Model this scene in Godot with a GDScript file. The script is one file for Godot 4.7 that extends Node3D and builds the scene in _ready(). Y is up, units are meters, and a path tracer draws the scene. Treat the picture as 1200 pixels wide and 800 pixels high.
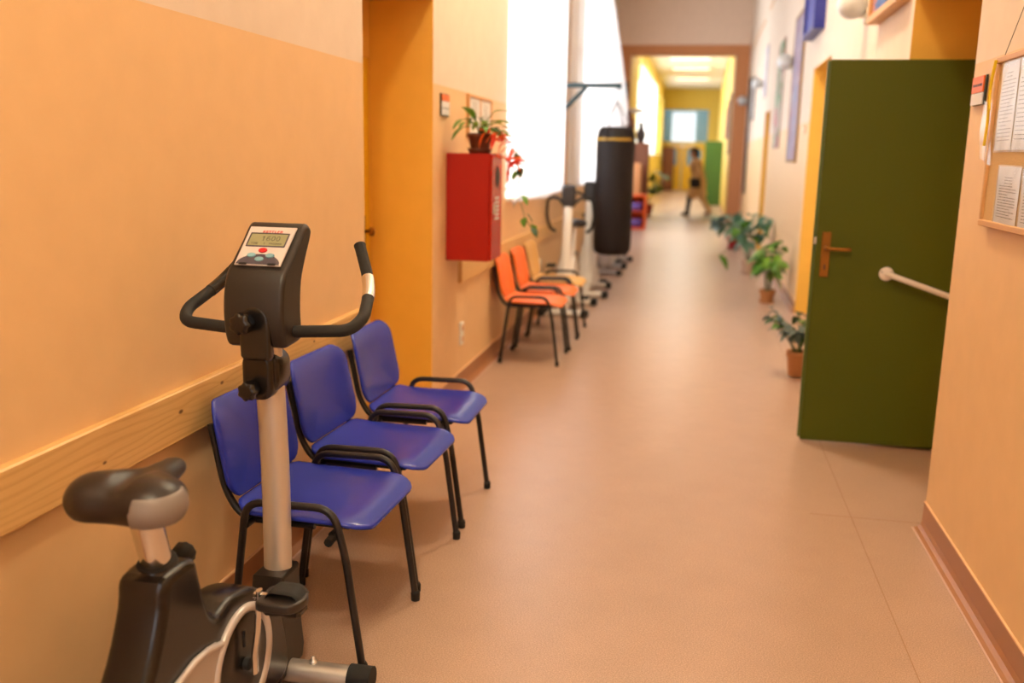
extends Node3D
# School corridor with an exercise bike, visitor chairs, a punch bag and plants.
# World: corridor runs along -z, left wall face x = -1.455, right wall face x = 1.0, floor y = 0, metres.

const XL := -1.455
const XR := 1.0
const PAINT_LINE := 1.87
const CEIL := 5.35
const PORTAL_Z := -23.5
const END_Z := -45.0

var M := {}
var taken := {}
var rng := RandomNumberGenerator.new()

func _ready():
	rng.seed = 7
	setup_camera()
	setup_light()
	make_materials()
	build_structure()
	build_window_curtains()
	build_pendant_lamps()
	build_blue_chairs()
	build_main_bike()
	build_green_door()
	build_right_wall_things()
	build_left_wall_things()
	build_orange_chairs()
	build_far_bikes()
	build_punch_bag()
	build_plants()
	build_hall_things()
	build_far_corridor_things()
	build_person()

# ------------------------------------------------------------------ camera, light
func setup_camera():
	var cam := Camera3D.new()
	cam.name = "camera"
	var yaw := 0.19218
	var pitch := -0.19762
	var roll := 0.02055
	var b := Basis(Vector3.UP, yaw) * Basis(Vector3.RIGHT, pitch) * Basis(Vector3.BACK, roll)
	cam.transform = Transform3D(b, Vector3(0, 1.5, 0))
	var at := CameraAttributesPhysical.new()
	at.frustum_focal_length = 32.88
	at.exposure_aperture = 1.7
	at.frustum_focus_distance = 2.75
	cam.attributes = at
	cam.fov = 40.1
	cam.near = 0.05
	cam.far = 200.0
	cam.current = true
	add_child(cam)

func setup_light():
	var we := WorldEnvironment.new()
	we.name = "environment"
	var e := Environment.new()
	e.background_mode = Environment.BG_SKY
	var sky := Sky.new()
	var sm := ProceduralSkyMaterial.new()
	sm.sky_top_color = Color(0.80, 0.87, 0.97)
	sm.sky_horizon_color = Color(0.93, 0.95, 0.97)
	sm.ground_bottom_color = Color(0.45, 0.46, 0.44)
	sm.ground_horizon_color = Color(0.75, 0.77, 0.76)
	sm.sky_energy_multiplier = 1.0
	sky.sky_material = sm
	e.sky = sky
	e.background_energy_multiplier = 2.6
	e.tonemap_mode = Environment.TONE_MAPPER_LINEAR
	e.tonemap_exposure = 1.0
	e.sdfgi_enabled = true
	e.ssao_enabled = true
	e.ssil_enabled = true
	we.environment = e
	add_child(we)
	var day := Color(0.97, 0.985, 1.0)
	# daylight standing in the window openings, facing into the corridor
	window_light("daylight_window_first", Vector3(-1.80, 2.45, -8.43), Vector2(2.5, 2.5), -PI / 2, 11.0, day)
	window_light("daylight_window_second", Vector3(-1.80, 2.45, -12.2), Vector2(2.5, 2.5), -PI / 2, 11.0, day)
	window_light("daylight_window_hall", Vector3(-2.50, 2.55, -18.5), Vector2(5.0, 2.5), -PI / 2, 26.0, day)
	window_light("daylight_window_yellow", Vector3(-2.15, 2.75, -31.0), Vector2(8.4, 2.3), -PI / 2, 45.0, day)
	window_light("daylight_window_end", Vector3(-2.15, 2.75, -40.5), Vector2(4.6, 2.3), -PI / 2, 18.0, day)
	window_light("daylight_window_behind", Vector3(-0.23, 2.5, 5.85), Vector2(1.7, 2.3), 0.0, 4.5, day)

func window_light(called: String, at: Vector3, size: Vector2, turn: float, energy: float, col: Color):
	var l := AreaLight3D.new()
	l.name = called
	l.area_size = size
	l.light_energy = energy
	l.light_color = col
	l.shadow_enabled = true
	l.area_range = 60.0
	l.transform = Transform3D(Basis(Vector3.UP, turn), at)
	add_child(l)

# lit opal pendant lamps over the near corridor, above the frame
func build_pendant_lamps():
	for q in [[0.5, "lit opal globe pendant lamp hanging on the near side of the exercise bike"], [-6.0, "lit opal globe pendant lamp hanging above the red cabinet and orange chairs"]]:
		var t := thing("pendant_lamp", q[1], "pendant lamp", Vector3(-0.22, 4.6, q[0]), 0.0, "opal pendant lamps of the corridor")
		var rs := begin()
		rod(rs, Vector3(0, 0.22, 0), Vector3(0, CEIL - 4.6, 0), 0.012)
		part("pendant_rod", rs, M.white_plastic, t)
		var cn := begin()
		lathe(cn, [Vector2(0.0, CEIL - 4.6 - 0.05), Vector2(0.05, CEIL - 4.6 - 0.05), Vector2(0.07, CEIL - 4.6)], 16)
		part("ceiling_cup", cn, M.white_plastic, t)
		var sp := SphereMesh.new()
		sp.radius = 0.23
		sp.height = 0.46
		mesh_part("lamp_globe", sp, M.opal, t)
		var l := OmniLight3D.new()
		l.name = "lamp_light"
		l.light_color = Color(1.0, 0.93, 0.79)
		l.light_energy = 7.4
		l.light_size = 0.22
		l.omni_range = 40.0
		l.omni_attenuation = 2.0
		l.shadow_enabled = true
		t.add_child(l)

# ------------------------------------------------------------------ naming helpers
func numbered(called: String) -> String:
	var n: int = taken.get(called, 0)
	taken[called] = n + 1
	return called if n == 0 else "%s_%03d" % [called, n]

func tag(o: Node, label: String, category: String, group := ""):
	o.set_meta("label", label)
	o.set_meta("category", category)
	if group != "":
		o.set_meta("group", group)
	return o

func thing(called: String, label: String, category: String, at := Vector3.ZERO, turn := 0.0, group := "") -> Node3D:
	var o := Node3D.new()
	o.name = numbered(called)
	add_child(o)
	o.position = at
	o.rotation.y = turn
	tag(o, label, category, group)
	return o

func structure(called: String, mesh: Mesh, mat: Material = null) -> MeshInstance3D:
	var o := MeshInstance3D.new()
	o.name = called
	o.mesh = mesh
	if mat:
		o.material_override = mat
	o.set_meta("kind", "structure")
	add_child(o)
	return o

func part(called: String, st: SurfaceTool, mat: Material, parent: Node, smooth := true, pos := Vector3.ZERO) -> MeshInstance3D:
	return mesh_part(called, finish(st), mat, parent, pos)

func mesh_part(called: String, mesh: Mesh, mat: Material, parent: Node, pos := Vector3.ZERO) -> MeshInstance3D:
	var o := MeshInstance3D.new()
	o.name = called
	o.mesh = mesh
	o.material_override = mat
	o.position = pos
	parent.add_child(o, true)
	return o

func finish(st: SurfaceTool) -> ArrayMesh:
	st.generate_normals()
	return st.commit()

func copy_of(src: Node3D, at: Vector3, turn: float, label: String) -> Node3D:
	var base: String = String(src.name)
	var o: Node3D = src.duplicate()
	o.name = numbered(base)
	add_child(o)
	o.position = at
	o.rotation.y = turn
	o.set_meta("label", label)
	return o

# ------------------------------------------------------------------ mesh helpers
func begin() -> SurfaceTool:
	var st := SurfaceTool.new()
	st.begin(Mesh.PRIMITIVE_TRIANGLES)
	return st

func tri(st: SurfaceTool, a: Vector3, b: Vector3, c: Vector3):
	st.add_vertex(a); st.add_vertex(b); st.add_vertex(c)

func quad(st: SurfaceTool, a: Vector3, b: Vector3, c: Vector3, d: Vector3):
	tri(st, a, b, c)
	tri(st, a, c, d)

func flat(st: SurfaceTool):
	st.set_smooth_group(-1)

func soft(st: SurfaceTool):
	st.set_smooth_group(0)

# box between two corners
func box(st: SurfaceTool, lo: Vector3, hi: Vector3):
	cbox(st, (lo + hi) * 0.5, (hi - lo).abs(), 0.0)

# box with chamfered edges
func cbox(st: SurfaceTool, c: Vector3, size: Vector3, r := 0.004, t := Transform3D()):
	flat(st)
	var h := size * 0.5
	if r <= 0.0:
		var p := []
		for i in 8:
			p.append(t * (c + Vector3(h.x if i & 1 else -h.x, h.y if i & 2 else -h.y, h.z if i & 4 else -h.z)))
		for f in [[0, 2, 3, 1], [4, 5, 7, 6], [0, 4, 6, 2], [1, 3, 7, 5], [0, 1, 5, 4], [2, 6, 7, 3]]:
			quad(st, p[f[3]], p[f[2]], p[f[1]], p[f[0]])
		return
	r = minf(r, minf(h.x, minf(h.y, h.z)) * 0.9)
	var pts := PackedVector3Array()
	for i in 8:
		var s := Vector3(1.0 if i & 1 else -1.0, 1.0 if i & 2 else -1.0, 1.0 if i & 4 else -1.0)
		for k in 3:
			var q := h - Vector3(r, r, r)
			q[k] = h[k]
			pts.append(t * (c + s * q))
	# faces
	for k in 3:
		var a := (k + 1) % 3
		var b := (k + 2) % 3
		for sg in 2:
			var ids := []
			for m in [[0, 0], [1, 0], [1, 1], [0, 1]]:
				ids.append(((sg << k) | (m[0] << a) | (m[1] << b)) * 3 + k)
			if sg == 1:
				quad(st, pts[ids[3]], pts[ids[2]], pts[ids[1]], pts[ids[0]])
			else:
				quad(st, pts[ids[0]], pts[ids[1]], pts[ids[2]], pts[ids[3]])
	# edges
	for k in 3:
		var a2 := (k + 1) % 3
		var b2 := (k + 2) % 3
		for m2 in 4:
			var base := ((m2 & 1) << a2) | ((m2 >> 1) << b2)
			var p0 := base
			var p1 := base | (1 << k)
			quad(st, pts[p0 * 3 + a2], pts[p1 * 3 + a2], pts[p1 * 3 + b2], pts[p0 * 3 + b2])
	for i in 8:
		tri(st, pts[i * 3], pts[i * 3 + 1], pts[i * 3 + 2])

# polyline with rounded corners
func rounded(pts: Array, r: float, n := 5) -> PackedVector3Array:
	var out := PackedVector3Array()
	out.append(pts[0])
	for i in range(1, pts.size() - 1):
		var p: Vector3 = pts[i]
		var a: Vector3 = pts[i - 1] - p
		var b: Vector3 = pts[i + 1] - p
		var d := minf(r, minf(a.length(), b.length()) * 0.48)
		var p0: Vector3 = p + a.normalized() * d
		var p2: Vector3 = p + b.normalized() * d
		for k in n + 1:
			var t := float(k) / n
			out.append(p0.lerp(p, t).lerp(p.lerp(p2, t), t))
	out.append(pts[pts.size() - 1])
	return out

# tube along points; ry lets it be oval (radius across the second axis)
func tube(st: SurfaceTool, pts: PackedVector3Array, r: float, sides := 10, r_end := -1.0, ry := -1.0, caps := true, up_hint := Vector3.ZERO):
	soft(st)
	var n := pts.size()
	if ry < 0.0:
		ry = r
	var rings := []
	var nrm := Vector3.ZERO
	for i in n:
		var tan: Vector3
		if i == 0:
			tan = pts[1] - pts[0]
		elif i == n - 1:
			tan = pts[n - 1] - pts[n - 2]
		else:
			tan = (pts[i + 1] - pts[i]).normalized() + (pts[i] - pts[i - 1]).normalized()
		tan = tan.normalized()
		if i == 0:
			nrm = up_hint if up_hint != Vector3.ZERO else (Vector3.UP if absf(tan.y) < 0.9 else Vector3.RIGHT)
		nrm = (nrm - tan * nrm.dot(tan)).normalized()
		var bin := tan.cross(nrm)
		var f := 1.0
		if r_end >= 0.0:
			f = lerpf(1.0, r_end / r, float(i) / (n - 1))
		var ring := PackedVector3Array()
		for k in sides:
			var a := TAU * k / sides
			ring.append(pts[i] + (nrm * cos(a) * r + bin * sin(a) * ry) * f)
		rings.append(ring)
	for i in n - 1:
		for k in sides:
			var k2 := (k + 1) % sides
			quad(st, rings[i][k], rings[i + 1][k], rings[i + 1][k2], rings[i][k2])
	if caps:
		flat(st)
		for k in sides:
			var k2 := (k + 1) % sides
			tri(st, pts[0], rings[0][k], rings[0][k2])
			tri(st, pts[n - 1], rings[n - 1][k2], rings[n - 1][k])
	soft(st)

func rod(st: SurfaceTool, a: Vector3, b: Vector3, r: float, sides := 10, r2 := -1.0):
	tube(st, PackedVector3Array([a, b]), r, sides, r2)

# lathe around +y; profile of Vector2(radius, height), sharp where consecutive smooth groups differ
func lathe(st: SurfaceTool, prof: Array, sides := 20, t := Transform3D(), lobes := 0, lobe_depth := 0.0):
	soft(st)
	for i in prof.size() - 1:
		st.set_smooth_group(0)
		for k in sides:
			var a0 := TAU * k / sides
			var a1 := TAU * (k + 1) / sides
			var f0 := 1.0 - (lobe_depth * (0.5 - 0.5 * cos(a0 * lobes)) if lobes > 0 else 0.0)
			var f1 := 1.0 - (lobe_depth * (0.5 - 0.5 * cos(a1 * lobes)) if lobes > 0 else 0.0)
			var p: Vector2 = prof[i]
			var q: Vector2 = prof[i + 1]
			var A := t * Vector3(cos(a0) * p.x * f0, p.y, sin(a0) * p.x * f0)
			var B := t * Vector3(cos(a1) * p.x * f1, p.y, sin(a1) * p.x * f1)
			var C := t * Vector3(cos(a1) * q.x * f1, q.y, sin(a1) * q.x * f1)
			var D := t * Vector3(cos(a0) * q.x * f0, q.y, sin(a0) * q.x * f0)
			if p.x > 1e-5:
				tri(st, A, B, C) if q.x > 1e-5 else tri(st, A, B, D)
			if q.x > 1e-5:
				tri(st, A, C, D) if p.x > 1e-5 else tri(st, A, C, D)

# extrude a polygon in its own xy plane, depth along z, chamfer b; t places it
func extrude(st: SurfaceTool, poly: PackedVector2Array, depth: float, b := 0.003, t := Transform3D()):
	var n := poly.size()
	var area := 0.0
	for i in n:
		area += poly[i].cross(poly[(i + 1) % n])
	if area < 0.0:
		poly = poly.duplicate()
		poly.reverse()
	var rings := []
	var steps := 3 if b > 0.004 else 1
	var outn := PackedVector2Array()
	for i in n:
		var p := poly[i]
		var e0 := (p - poly[(i + n - 1) % n]).normalized()
		var e1 := (poly[(i + 1) % n] - p).normalized()
		var n0 := Vector2(e0.y, -e0.x)
		var n1 := Vector2(e1.y, -e1.x)
		var m := n0 + n1
		m = m.normalized() if m.length() > 0.05 else n0
		outn.append(m / maxf(0.6, m.dot(n0)))
	var h := depth * 0.5
	var levels := []
	for k in steps + 1:
		var a := PI / 2 * k / steps
		levels.append([b * (1.0 - sin(a)), h - b * (1.0 - cos(a))])
	for k in steps + 1:
		var a := PI / 2 * (steps - k) / steps
		levels.append([b * (1.0 - sin(a)), -h + b * (1.0 - cos(a))])
	for l in levels:
		var ring := PackedVector2Array()
		for i in n:
			ring.append(poly[i] - outn[i] * float(l[0]))
		rings.append(ring)
	flat(st)
	var tris := Geometry2D.triangulate_polygon(poly)
	for i in range(0, tris.size(), 3):
		var q := [rings[0][tris[i]], rings[0][tris[i + 1]], rings[0][tris[i + 2]]]
		if (q[1] - q[0]).cross(q[2] - q[0]) > 0.0:
			q = [q[0], q[2], q[1]]
		tri(st, t * v3(q[0], h), t * v3(q[1], h), t * v3(q[2], h))
		tri(st, t * v3(q[0], -h), t * v3(q[2], -h), t * v3(q[1], -h))
	var g := 5
	for i in n:
		var j := (i + 1) % n
		var e0 := (poly[i] - poly[(i + n - 1) % n]).normalized()
		var e1 := (poly[j] - poly[i]).normalized()
		if e0.dot(e1) < 0.80:
			g += 1
		st.set_smooth_group(g)
		for k in rings.size() - 1:
			var za: float = levels[k][1]
			var zb: float = levels[k + 1][1]
			quad(st, t * v3(rings[k][i], za), t * v3(rings[k + 1][i], zb), t * v3(rings[k + 1][j], zb), t * v3(rings[k][j], za))
	flat(st)

func v3(p: Vector2, z: float) -> Vector3:
	return Vector3(p.x, p.y, z)

func smooth_poly(pts: Array, n := 4) -> PackedVector2Array:
	# closed Catmull-Rom through the points
	var out := PackedVector2Array()
	var c := pts.size()
	for i in c:
		var p0: Vector2 = pts[(i + c - 1) % c]
		var p1: Vector2 = pts[i]
		var p2: Vector2 = pts[(i + 1) % c]
		var p3: Vector2 = pts[(i + 2) % c]
		for k in n:
			var t := float(k) / n
			out.append(p1.cubic_interpolate(p2, p0, p3, t))
	return out

func round_rect(hw: float, hh: float, r: float, n := 6) -> PackedVector2Array:
	var out := PackedVector2Array()
	for q in 4:
		var cx := (hw - r) * (1.0 if q == 0 or q == 3 else -1.0)
		var cy := (hh - r) * (1.0 if q < 2 else -1.0)
		for k in n + 1:
			var a := PI / 2 * q + PI / 2 * k / n
			out.append(Vector2(cx + r * cos(a), cy + r * sin(a)))
	return out

# shell: outline shrunk to its middle in rings; f maps (Vector2, offset) to a point
func shell(st: SurfaceTool, outline: PackedVector2Array, f: Callable, thick: float, scales := [0.0, 0.3, 0.55, 0.75, 0.88, 0.96, 1.0]):
	soft(st)
	var n := outline.size()
	var prev := []
	var rows := []
	for s in scales:
		rows.append([s, 0.0])
	rows.append([1.012, -thick * 0.25])
	rows.append([1.012, -thick * 0.75])
	var back := scales.duplicate()
	back.reverse()
	for s in back:
		rows.append([s, -thick])
	for r in rows:
		var ring := []
		for i in n:
			ring.append(f.call(outline[i] * float(r[0]), float(r[1])))
		if prev.size() > 0:
			for i in n:
				var j := (i + 1) % n
				quad(st, prev[i], ring[i], ring[j], prev[j])
		prev = ring

# surface nets over a scalar field
func nets(st: SurfaceTool, lo: Vector3, hi: Vector3, cell: float, field: Callable, squash := Vector3.ONE):
	soft(st)
	var nx := int((hi.x - lo.x) / cell) + 2
	var ny := int((hi.y - lo.y) / cell) + 2
	var nz := int((hi.z - lo.z) / cell) + 2
	var v := PackedFloat32Array()
	v.resize(nx * ny * nz)
	for k in nz:
		for j in ny:
			for i in nx:
				v[i + nx * (j + ny * k)] = field.call(lo + Vector3(i, j, k) * cell)
	var verts := {}
	var offs := []
	for c in 8:
		offs.append(Vector3i(c & 1, (c >> 1) & 1, (c >> 2) & 1))
	for k in nz - 1:
		for j in ny - 1:
			for i in nx - 1:
				var base := i + nx * (j + ny * k)
				var mask := 0
				var vals := PackedFloat32Array()
				for c in 8:
					var o: Vector3i = offs[c]
					var x := v[base + o.x + nx * (o.y + ny * o.z)]
					vals.append(x)
					if x < 0.0:
						mask |= 1 << c
				if mask == 0 or mask == 255:
					continue
				var s := Vector3.ZERO
				var cnt := 0
				for c in 8:
					for ax in 3:
						if c & (1 << ax):
							continue
						var d := c | (1 << ax)
						if (vals[c] < 0.0) != (vals[d] < 0.0):
							var t := vals[c] / (vals[c] - vals[d])
							var pa := Vector3(offs[c])
							pa[ax] += t
							s += pa
							cnt += 1
				verts[base] = (lo + (Vector3(i, j, k) + s / cnt) * cell) * squash
	var step := [1, nx, nx * ny]
	for key in verts:
		var base: int = key
		var i := base % nx
		var j := (base / nx) % ny
		var k := base / (nx * ny)
		var ijk := [i, j, k]
		for ax in 3:
			var b: int = (ax + 1) % 3
			var c: int = (ax + 2) % 3
			if ijk[b] == 0 or ijk[c] == 0:
				continue
			var v0 := v[base]
			var v1 := v[base + step[ax]]
			if (v0 < 0.0) == (v1 < 0.0):
				continue
			var q0 = verts.get(base)
			var q1 = verts.get(base - step[b])
			var q2 = verts.get(base - step[b] - step[c])
			var q3 = verts.get(base - step[c])
			if q0 == null or q1 == null or q2 == null or q3 == null:
				continue
			if v0 < 0.0:
				quad(st, q3, q2, q1, q0)
			else:
				quad(st, q0, q1, q2, q3)

func capsule_d(p: Vector3, a: Vector3, b: Vector3, ra: float, rb: float) -> float:
	var ab := b - a
	var t := clampf((p - a).dot(ab) / maxf(ab.length_squared(), 1e-9), 0.0, 1.0)
	return (p - a - ab * t).length() - lerpf(ra, rb, t)

func smin(a: float, b: float, k: float) -> float:
	var h := maxf(k - absf(a - b), 0.0) / k
	return minf(a, b) - h * h * k * 0.25

func blend_field(bones: Array, k: float) -> Callable:
	return func(p: Vector3) -> float:
		var d := 1.0
		for q in bones:
			var e := capsule_d(p, q[0], q[1], q[2], q[3])
			if e < d + k:
				d = smin(d, e, k)
		return d

# ------------------------------------------------------------------ materials
func mat(col: Color, rough := 0.6, metal := 0.0, spec := 0.5) -> StandardMaterial3D:
	var m := StandardMaterial3D.new()
	m.albedo_color = col
	m.roughness = rough
	m.metallic = metal
	m.metallic_specular = spec
	return m

func noise_tex(sd: int, freq: float, size: int, c0: Color, c1: Color, oct := 3, kind := FastNoiseLite.TYPE_SIMPLEX_SMOOTH) -> NoiseTexture2D:
	var n := FastNoiseLite.new()
	n.seed = sd
	n.frequency = freq
	n.noise_type = kind
	n.fractal_octaves = oct
	var t := NoiseTexture2D.new()
	t.width = size
	t.height = size
	t.seamless = true
	t.noise = n
	var g := Gradient.new()
	g.offsets = PackedFloat32Array([0.0, 1.0])
	g.colors = PackedColorArray([c0, c1])
	t.color_ramp = g
	return t

func triplanar(m: StandardMaterial3D, scale: float):
	m.uv1_triplanar = true
	m.uv1_world_triplanar = true
	m.uv1_scale = Vector3(scale, scale, scale)

func paint(col: Color, rough: float, relief: float, sd: int) -> StandardMaterial3D:
	var m := mat(col, rough, 0.0, 0.4)
	m.albedo_texture = noise_tex(sd, 0.012, 512, Color(0.978, 0.976, 0.974), Color(1, 1, 1), 4)
	m.heightmap_enabled = true
	m.heightmap_texture = noise_tex(sd + 1, 0.02, 512, Color(0, 0, 0), Color(1, 1, 1), 4)
	m.heightmap_scale = relief
	triplanar(m, 0.9)
	return m

func make_materials():
	M.wall_low = paint(Color(0.89, 0.74, 0.55), 0.5, 0.05, 11)
	M.wall_up = paint(Color(0.88, 0.81, 0.745), 0.8, 0.05, 15)
	M.wall_over = paint(Color(0.90, 0.80, 0.72), 0.8, 0.05, 16)
	M.reveal = paint(Color(0.93, 0.72, 0.30), 0.55, 0.05, 19)
	M.portal = paint(Color(0.77, 0.52, 0.34), 0.6, 0.05, 23)
	M.yellow_wall = paint(Color(0.90, 0.79, 0.38), 0.6, 0.05, 27)
	M.yellow_door = mat(Color(0.95, 0.76, 0.10), 0.4)
	M.ceiling = mat(Color(0.90, 0.88, 0.85), 0.9)
	M.plaster_white = mat(Color(0.88, 0.86, 0.83), 0.8)
	# linoleum: fine speckle over slow mottling
	var f := mat(Color(0.82, 0.69, 0.605), 0.34, 0.0, 0.5)
	f.albedo_texture = noise_tex(31, 0.16, 1024, Color(0.72, 0.70, 0.68), Color(1, 1, 1), 3)
	f.detail_enabled = true
	f.detail_blend_mode = BaseMaterial3D.BLEND_MODE_MUL
	f.detail_albedo = noise_tex(33, 0.006, 512, Color(0.965, 0.963, 0.96), Color(1, 1, 1), 3)
	f.roughness_texture = noise_tex(35, 0.02, 512, Color(0.85, 0.85, 0.85), Color(1, 1, 1), 3)
	triplanar(f, 1.0)
	M.floor = f
	M.base = mat(Color(0.62, 0.42, 0.27), 0.4)
	M.base_edge = mat(Color(0.88, 0.72, 0.55), 0.5)
	M.weld = mat(Color(0.78, 0.66, 0.62), 0.4)
	M.seam = mat(Color(0.60, 0.46, 0.34), 0.5)
	M.wood = wood_material(41, true)
	M.wood_far = wood_material(42, false)
	M.blue = mat(Color(0.13, 0.19, 0.62), 0.24, 0.0, 0.42)
	M.orange = mat(Color(0.95, 0.45, 0.13), 0.4)
	M.beige = mat(Color(0.83, 0.64, 0.36), 0.45)
	M.frame_black = mat(Color(0.10, 0.085, 0.085), 0.38)
	M.rubber = mat(Color(0.05, 0.05, 0.05), 0.7)
	var pb := mat(Color(0.135, 0.115, 0.105), 0.42)
	pb.heightmap_enabled = true
	pb.heightmap_texture = noise_tex(51, 0.3, 256, Color(0, 0, 0), Color(1, 1, 1), 2)
	pb.heightmap_scale = 0.02
	triplanar(pb, 6.0)
	M.plastic_black = pb
	M.gloss_black = mat(Color(0.09, 0.075, 0.07), 0.25)
	M.vinyl = mat(Color(0.12, 0.09, 0.085), 0.36)
	M.vinyl_grey = mat(Color(0.50, 0.46, 0.44), 0.45)
	M.foam = mat(Color(0.09, 0.085, 0.08), 0.75)
	M.chrome = mat(Color(0.86, 0.85, 0.84), 0.12, 1.0)
	M.silver = mat(Color(0.84, 0.82, 0.80), 0.36, 0.7)
	M.silver_plastic = mat(Color(0.70, 0.66, 0.64), 0.38, 0.25)
	M.silver_light = mat(Color(0.80, 0.77, 0.76), 0.3, 0.3)
	M.panel_white = mat(Color(0.83, 0.79, 0.78), 0.4)
	M.panel_grey = mat(Color(0.30, 0.28, 0.33), 0.5)
	M.red_print = mat(Color(0.78, 0.10, 0.12), 0.5)
	M.button_blue = mat(Color(0.48, 0.66, 0.72), 0.4)
	M.lcd = mat(Color(0.60, 0.60, 0.46), 0.25)
	M.lcd_ink = mat(Color(0.34, 0.34, 0.28), 0.5)
	M.green_door = mat(Color(0.31, 0.335, 0.06), 0.5, 0.0, 0.3)
	M.green_edge = mat(Color(0.30, 0.37, 0.10), 0.45)
	M.brass = mat(Color(0.56, 0.37, 0.12), 0.4, 0.7)
	M.white_enamel = mat(Color(0.90, 0.86, 0.84), 0.35)
	M.white_plastic = mat(Color(0.88, 0.87, 0.84), 0.45)
	M.globe = mat(Color(0.78, 0.79, 0.80), 0.3)
	M.red_steel = mat(Color(0.66, 0.10, 0.02), 0.45, 0.0, 0.4)
	M.red_front = mat(Color(0.72, 0.12, 0.06), 0.25)
	M.sign_orange = mat(Color(0.90, 0.42, 0.10), 0.45)
	M.sign_dark = mat(Color(0.10, 0.14, 0.10), 0.5)
	M.ink = mat(Color(0.16, 0.15, 0.16), 0.6)
	M.paper = mat(Color(0.86, 0.85, 0.86), 0.7)
	M.cork = mat(Color(0.86, 0.72, 0.50), 0.9)
	M.cork.albedo_texture = noise_tex(61, 0.25, 256, Color(0.78, 0.74, 0.7), Color(1, 1, 1), 3)
	triplanar(M.cork, 3.0)
	M.frame_wood = mat(Color(0.80, 0.60, 0.38), 0.5)
	M.frame_dark = mat(Color(0.20, 0.13, 0.10), 0.5)
	M.yellow_ribbon = mat(Color(0.92, 0.78, 0.12), 0.5)
	M.wire = mat(Color(0.25, 0.20, 0.16), 0.5)
	var pl := mat(Color(0.93, 0.93, 0.96, 0.20), 0.18)
	pl.transparency = BaseMaterial3D.TRANSPARENCY_ALPHA
	M.sleeve = pl
	var gl := mat(Color(0.92, 0.96, 0.97, 0.08), 0.03)
	gl.transparency = BaseMaterial3D.TRANSPARENCY_ALPHA
	M.glass = gl
	var gb := mat(Color(0.62, 0.80, 0.84, 0.35), 0.2)
	gb.transparency = BaseMaterial3D.TRANSPARENCY_ALPHA
	M.glass_tint = gb
	var cu := mat(Color(0.96, 0.96, 0.97, 0.62), 0.9, 0.0, 0.2)
	cu.transparency = BaseMaterial3D.TRANSPARENCY_ALPHA
	cu.backlight_enabled = true
	cu.backlight = Color(0.95, 0.95, 0.96)
	cu.cull_mode = BaseMaterial3D.CULL_DISABLED
	M.curtain = cu
	M.window_white = mat(Color(0.90, 0.89, 0.86), 0.5)
	var bl := mat(Color(0.115, 0.09, 0.085), 0.55, 0.0, 0.3)
	bl.heightmap_enabled = true
	bl.heightmap_texture = noise_tex(71, 0.05, 256, Color(0, 0, 0), Color(1, 1, 1), 3)
	bl.heightmap_scale = 0.15
	triplanar(bl, 2.0)
	M.leather = bl
	M.stripe = mat(Color(0.62, 0.47, 0.10), 0.5)
	M.bracket = mat(Color(0.03, 0.17, 0.20), 0.5)
	M.chain = mat(Color(0.6, 0.6, 0.6), 0.3, 0.9)
	M.bike_white = mat(Color(0.86, 0.84, 0.81), 0.4)
	M.bike_grey = mat(Color(0.62, 0.61, 0.63), 0.4)
	M.terracotta = mat(Color(0.68, 0.46, 0.28), 0.8)
	M.pot_brown = mat(Color(0.38, 0.17, 0.08), 0.5)
	M.pot_white = mat(Color(0.78, 0.66, 0.58), 0.6)
	M.pot_red = mat(Color(0.58, 0.12, 0.12), 0.5)
	M.soil = mat(Color(0.20, 0.13, 0.09), 0.95)
	M.leaf_green = leaf_mat(Color(0.30, 0.48, 0.14))
	M.leaf_light = leaf_mat(Color(0.46, 0.62, 0.22))
	M.leaf_blue = leaf_mat(Color(0.33, 0.48, 0.40))
	M.leaf_dark = leaf_mat(Color(0.15, 0.28, 0.15))
	M.leaf_grey = leaf_mat(Color(0.30, 0.37, 0.36))
	M.flower = leaf_mat(Color(0.98, 0.42, 0.14))
	M.flower_red = leaf_mat(Color(0.97, 0.28, 0.18))
	M.stem = mat(Color(0.30, 0.36, 0.16), 0.7)
	M.brown_board = mat(Color(0.50, 0.29, 0.18), 0.5)
	M.tan_board = mat(Color(0.80, 0.56, 0.36), 0.5)
	M.orange_box = mat(Color(0.88, 0.33, 0.07), 0.5)
	M.purple = mat(Color(0.42, 0.30, 0.62), 0.6)
	M.skin = mat(Color(0.72, 0.50, 0.38), 0.6)
	M.cloth_beige = mat(Color(0.82, 0.66, 0.47), 0.9)
	M.cloth_dark = mat(Color(0.09, 0.08, 0.10), 0.8)
	M.hair = mat(Color(0.05, 0.04, 0.04), 0.6)
	M.green_far = mat(Color(0.25, 0.42, 0.17), 0.5)
	M.teal = mat(Color(0.55, 0.72, 0.76), 0.7)
	M.opal = lamp_mat(Color(1.0, 0.93, 0.79), 3.0)
	M.tube_lamp = lamp_mat(Color(1.0, 0.96, 0.88), 1.6)

func lamp_mat(col: Color, e: float) -> StandardMaterial3D:
	var m := mat(col, 0.5)
	m.emission_enabled = true
	m.emission = col
	m.emission_energy_multiplier = e
	return m

func leaf_mat(col: Color) -> StandardMaterial3D:
	var m := mat(col, 0.45)
	m.backlight_enabled = true
	m.backlight = Color(col.r * 0.8, col.g * 0.8, col.b * 0.8)
	m.cull_mode = BaseMaterial3D.CULL_DISABLED
	return m

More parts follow.
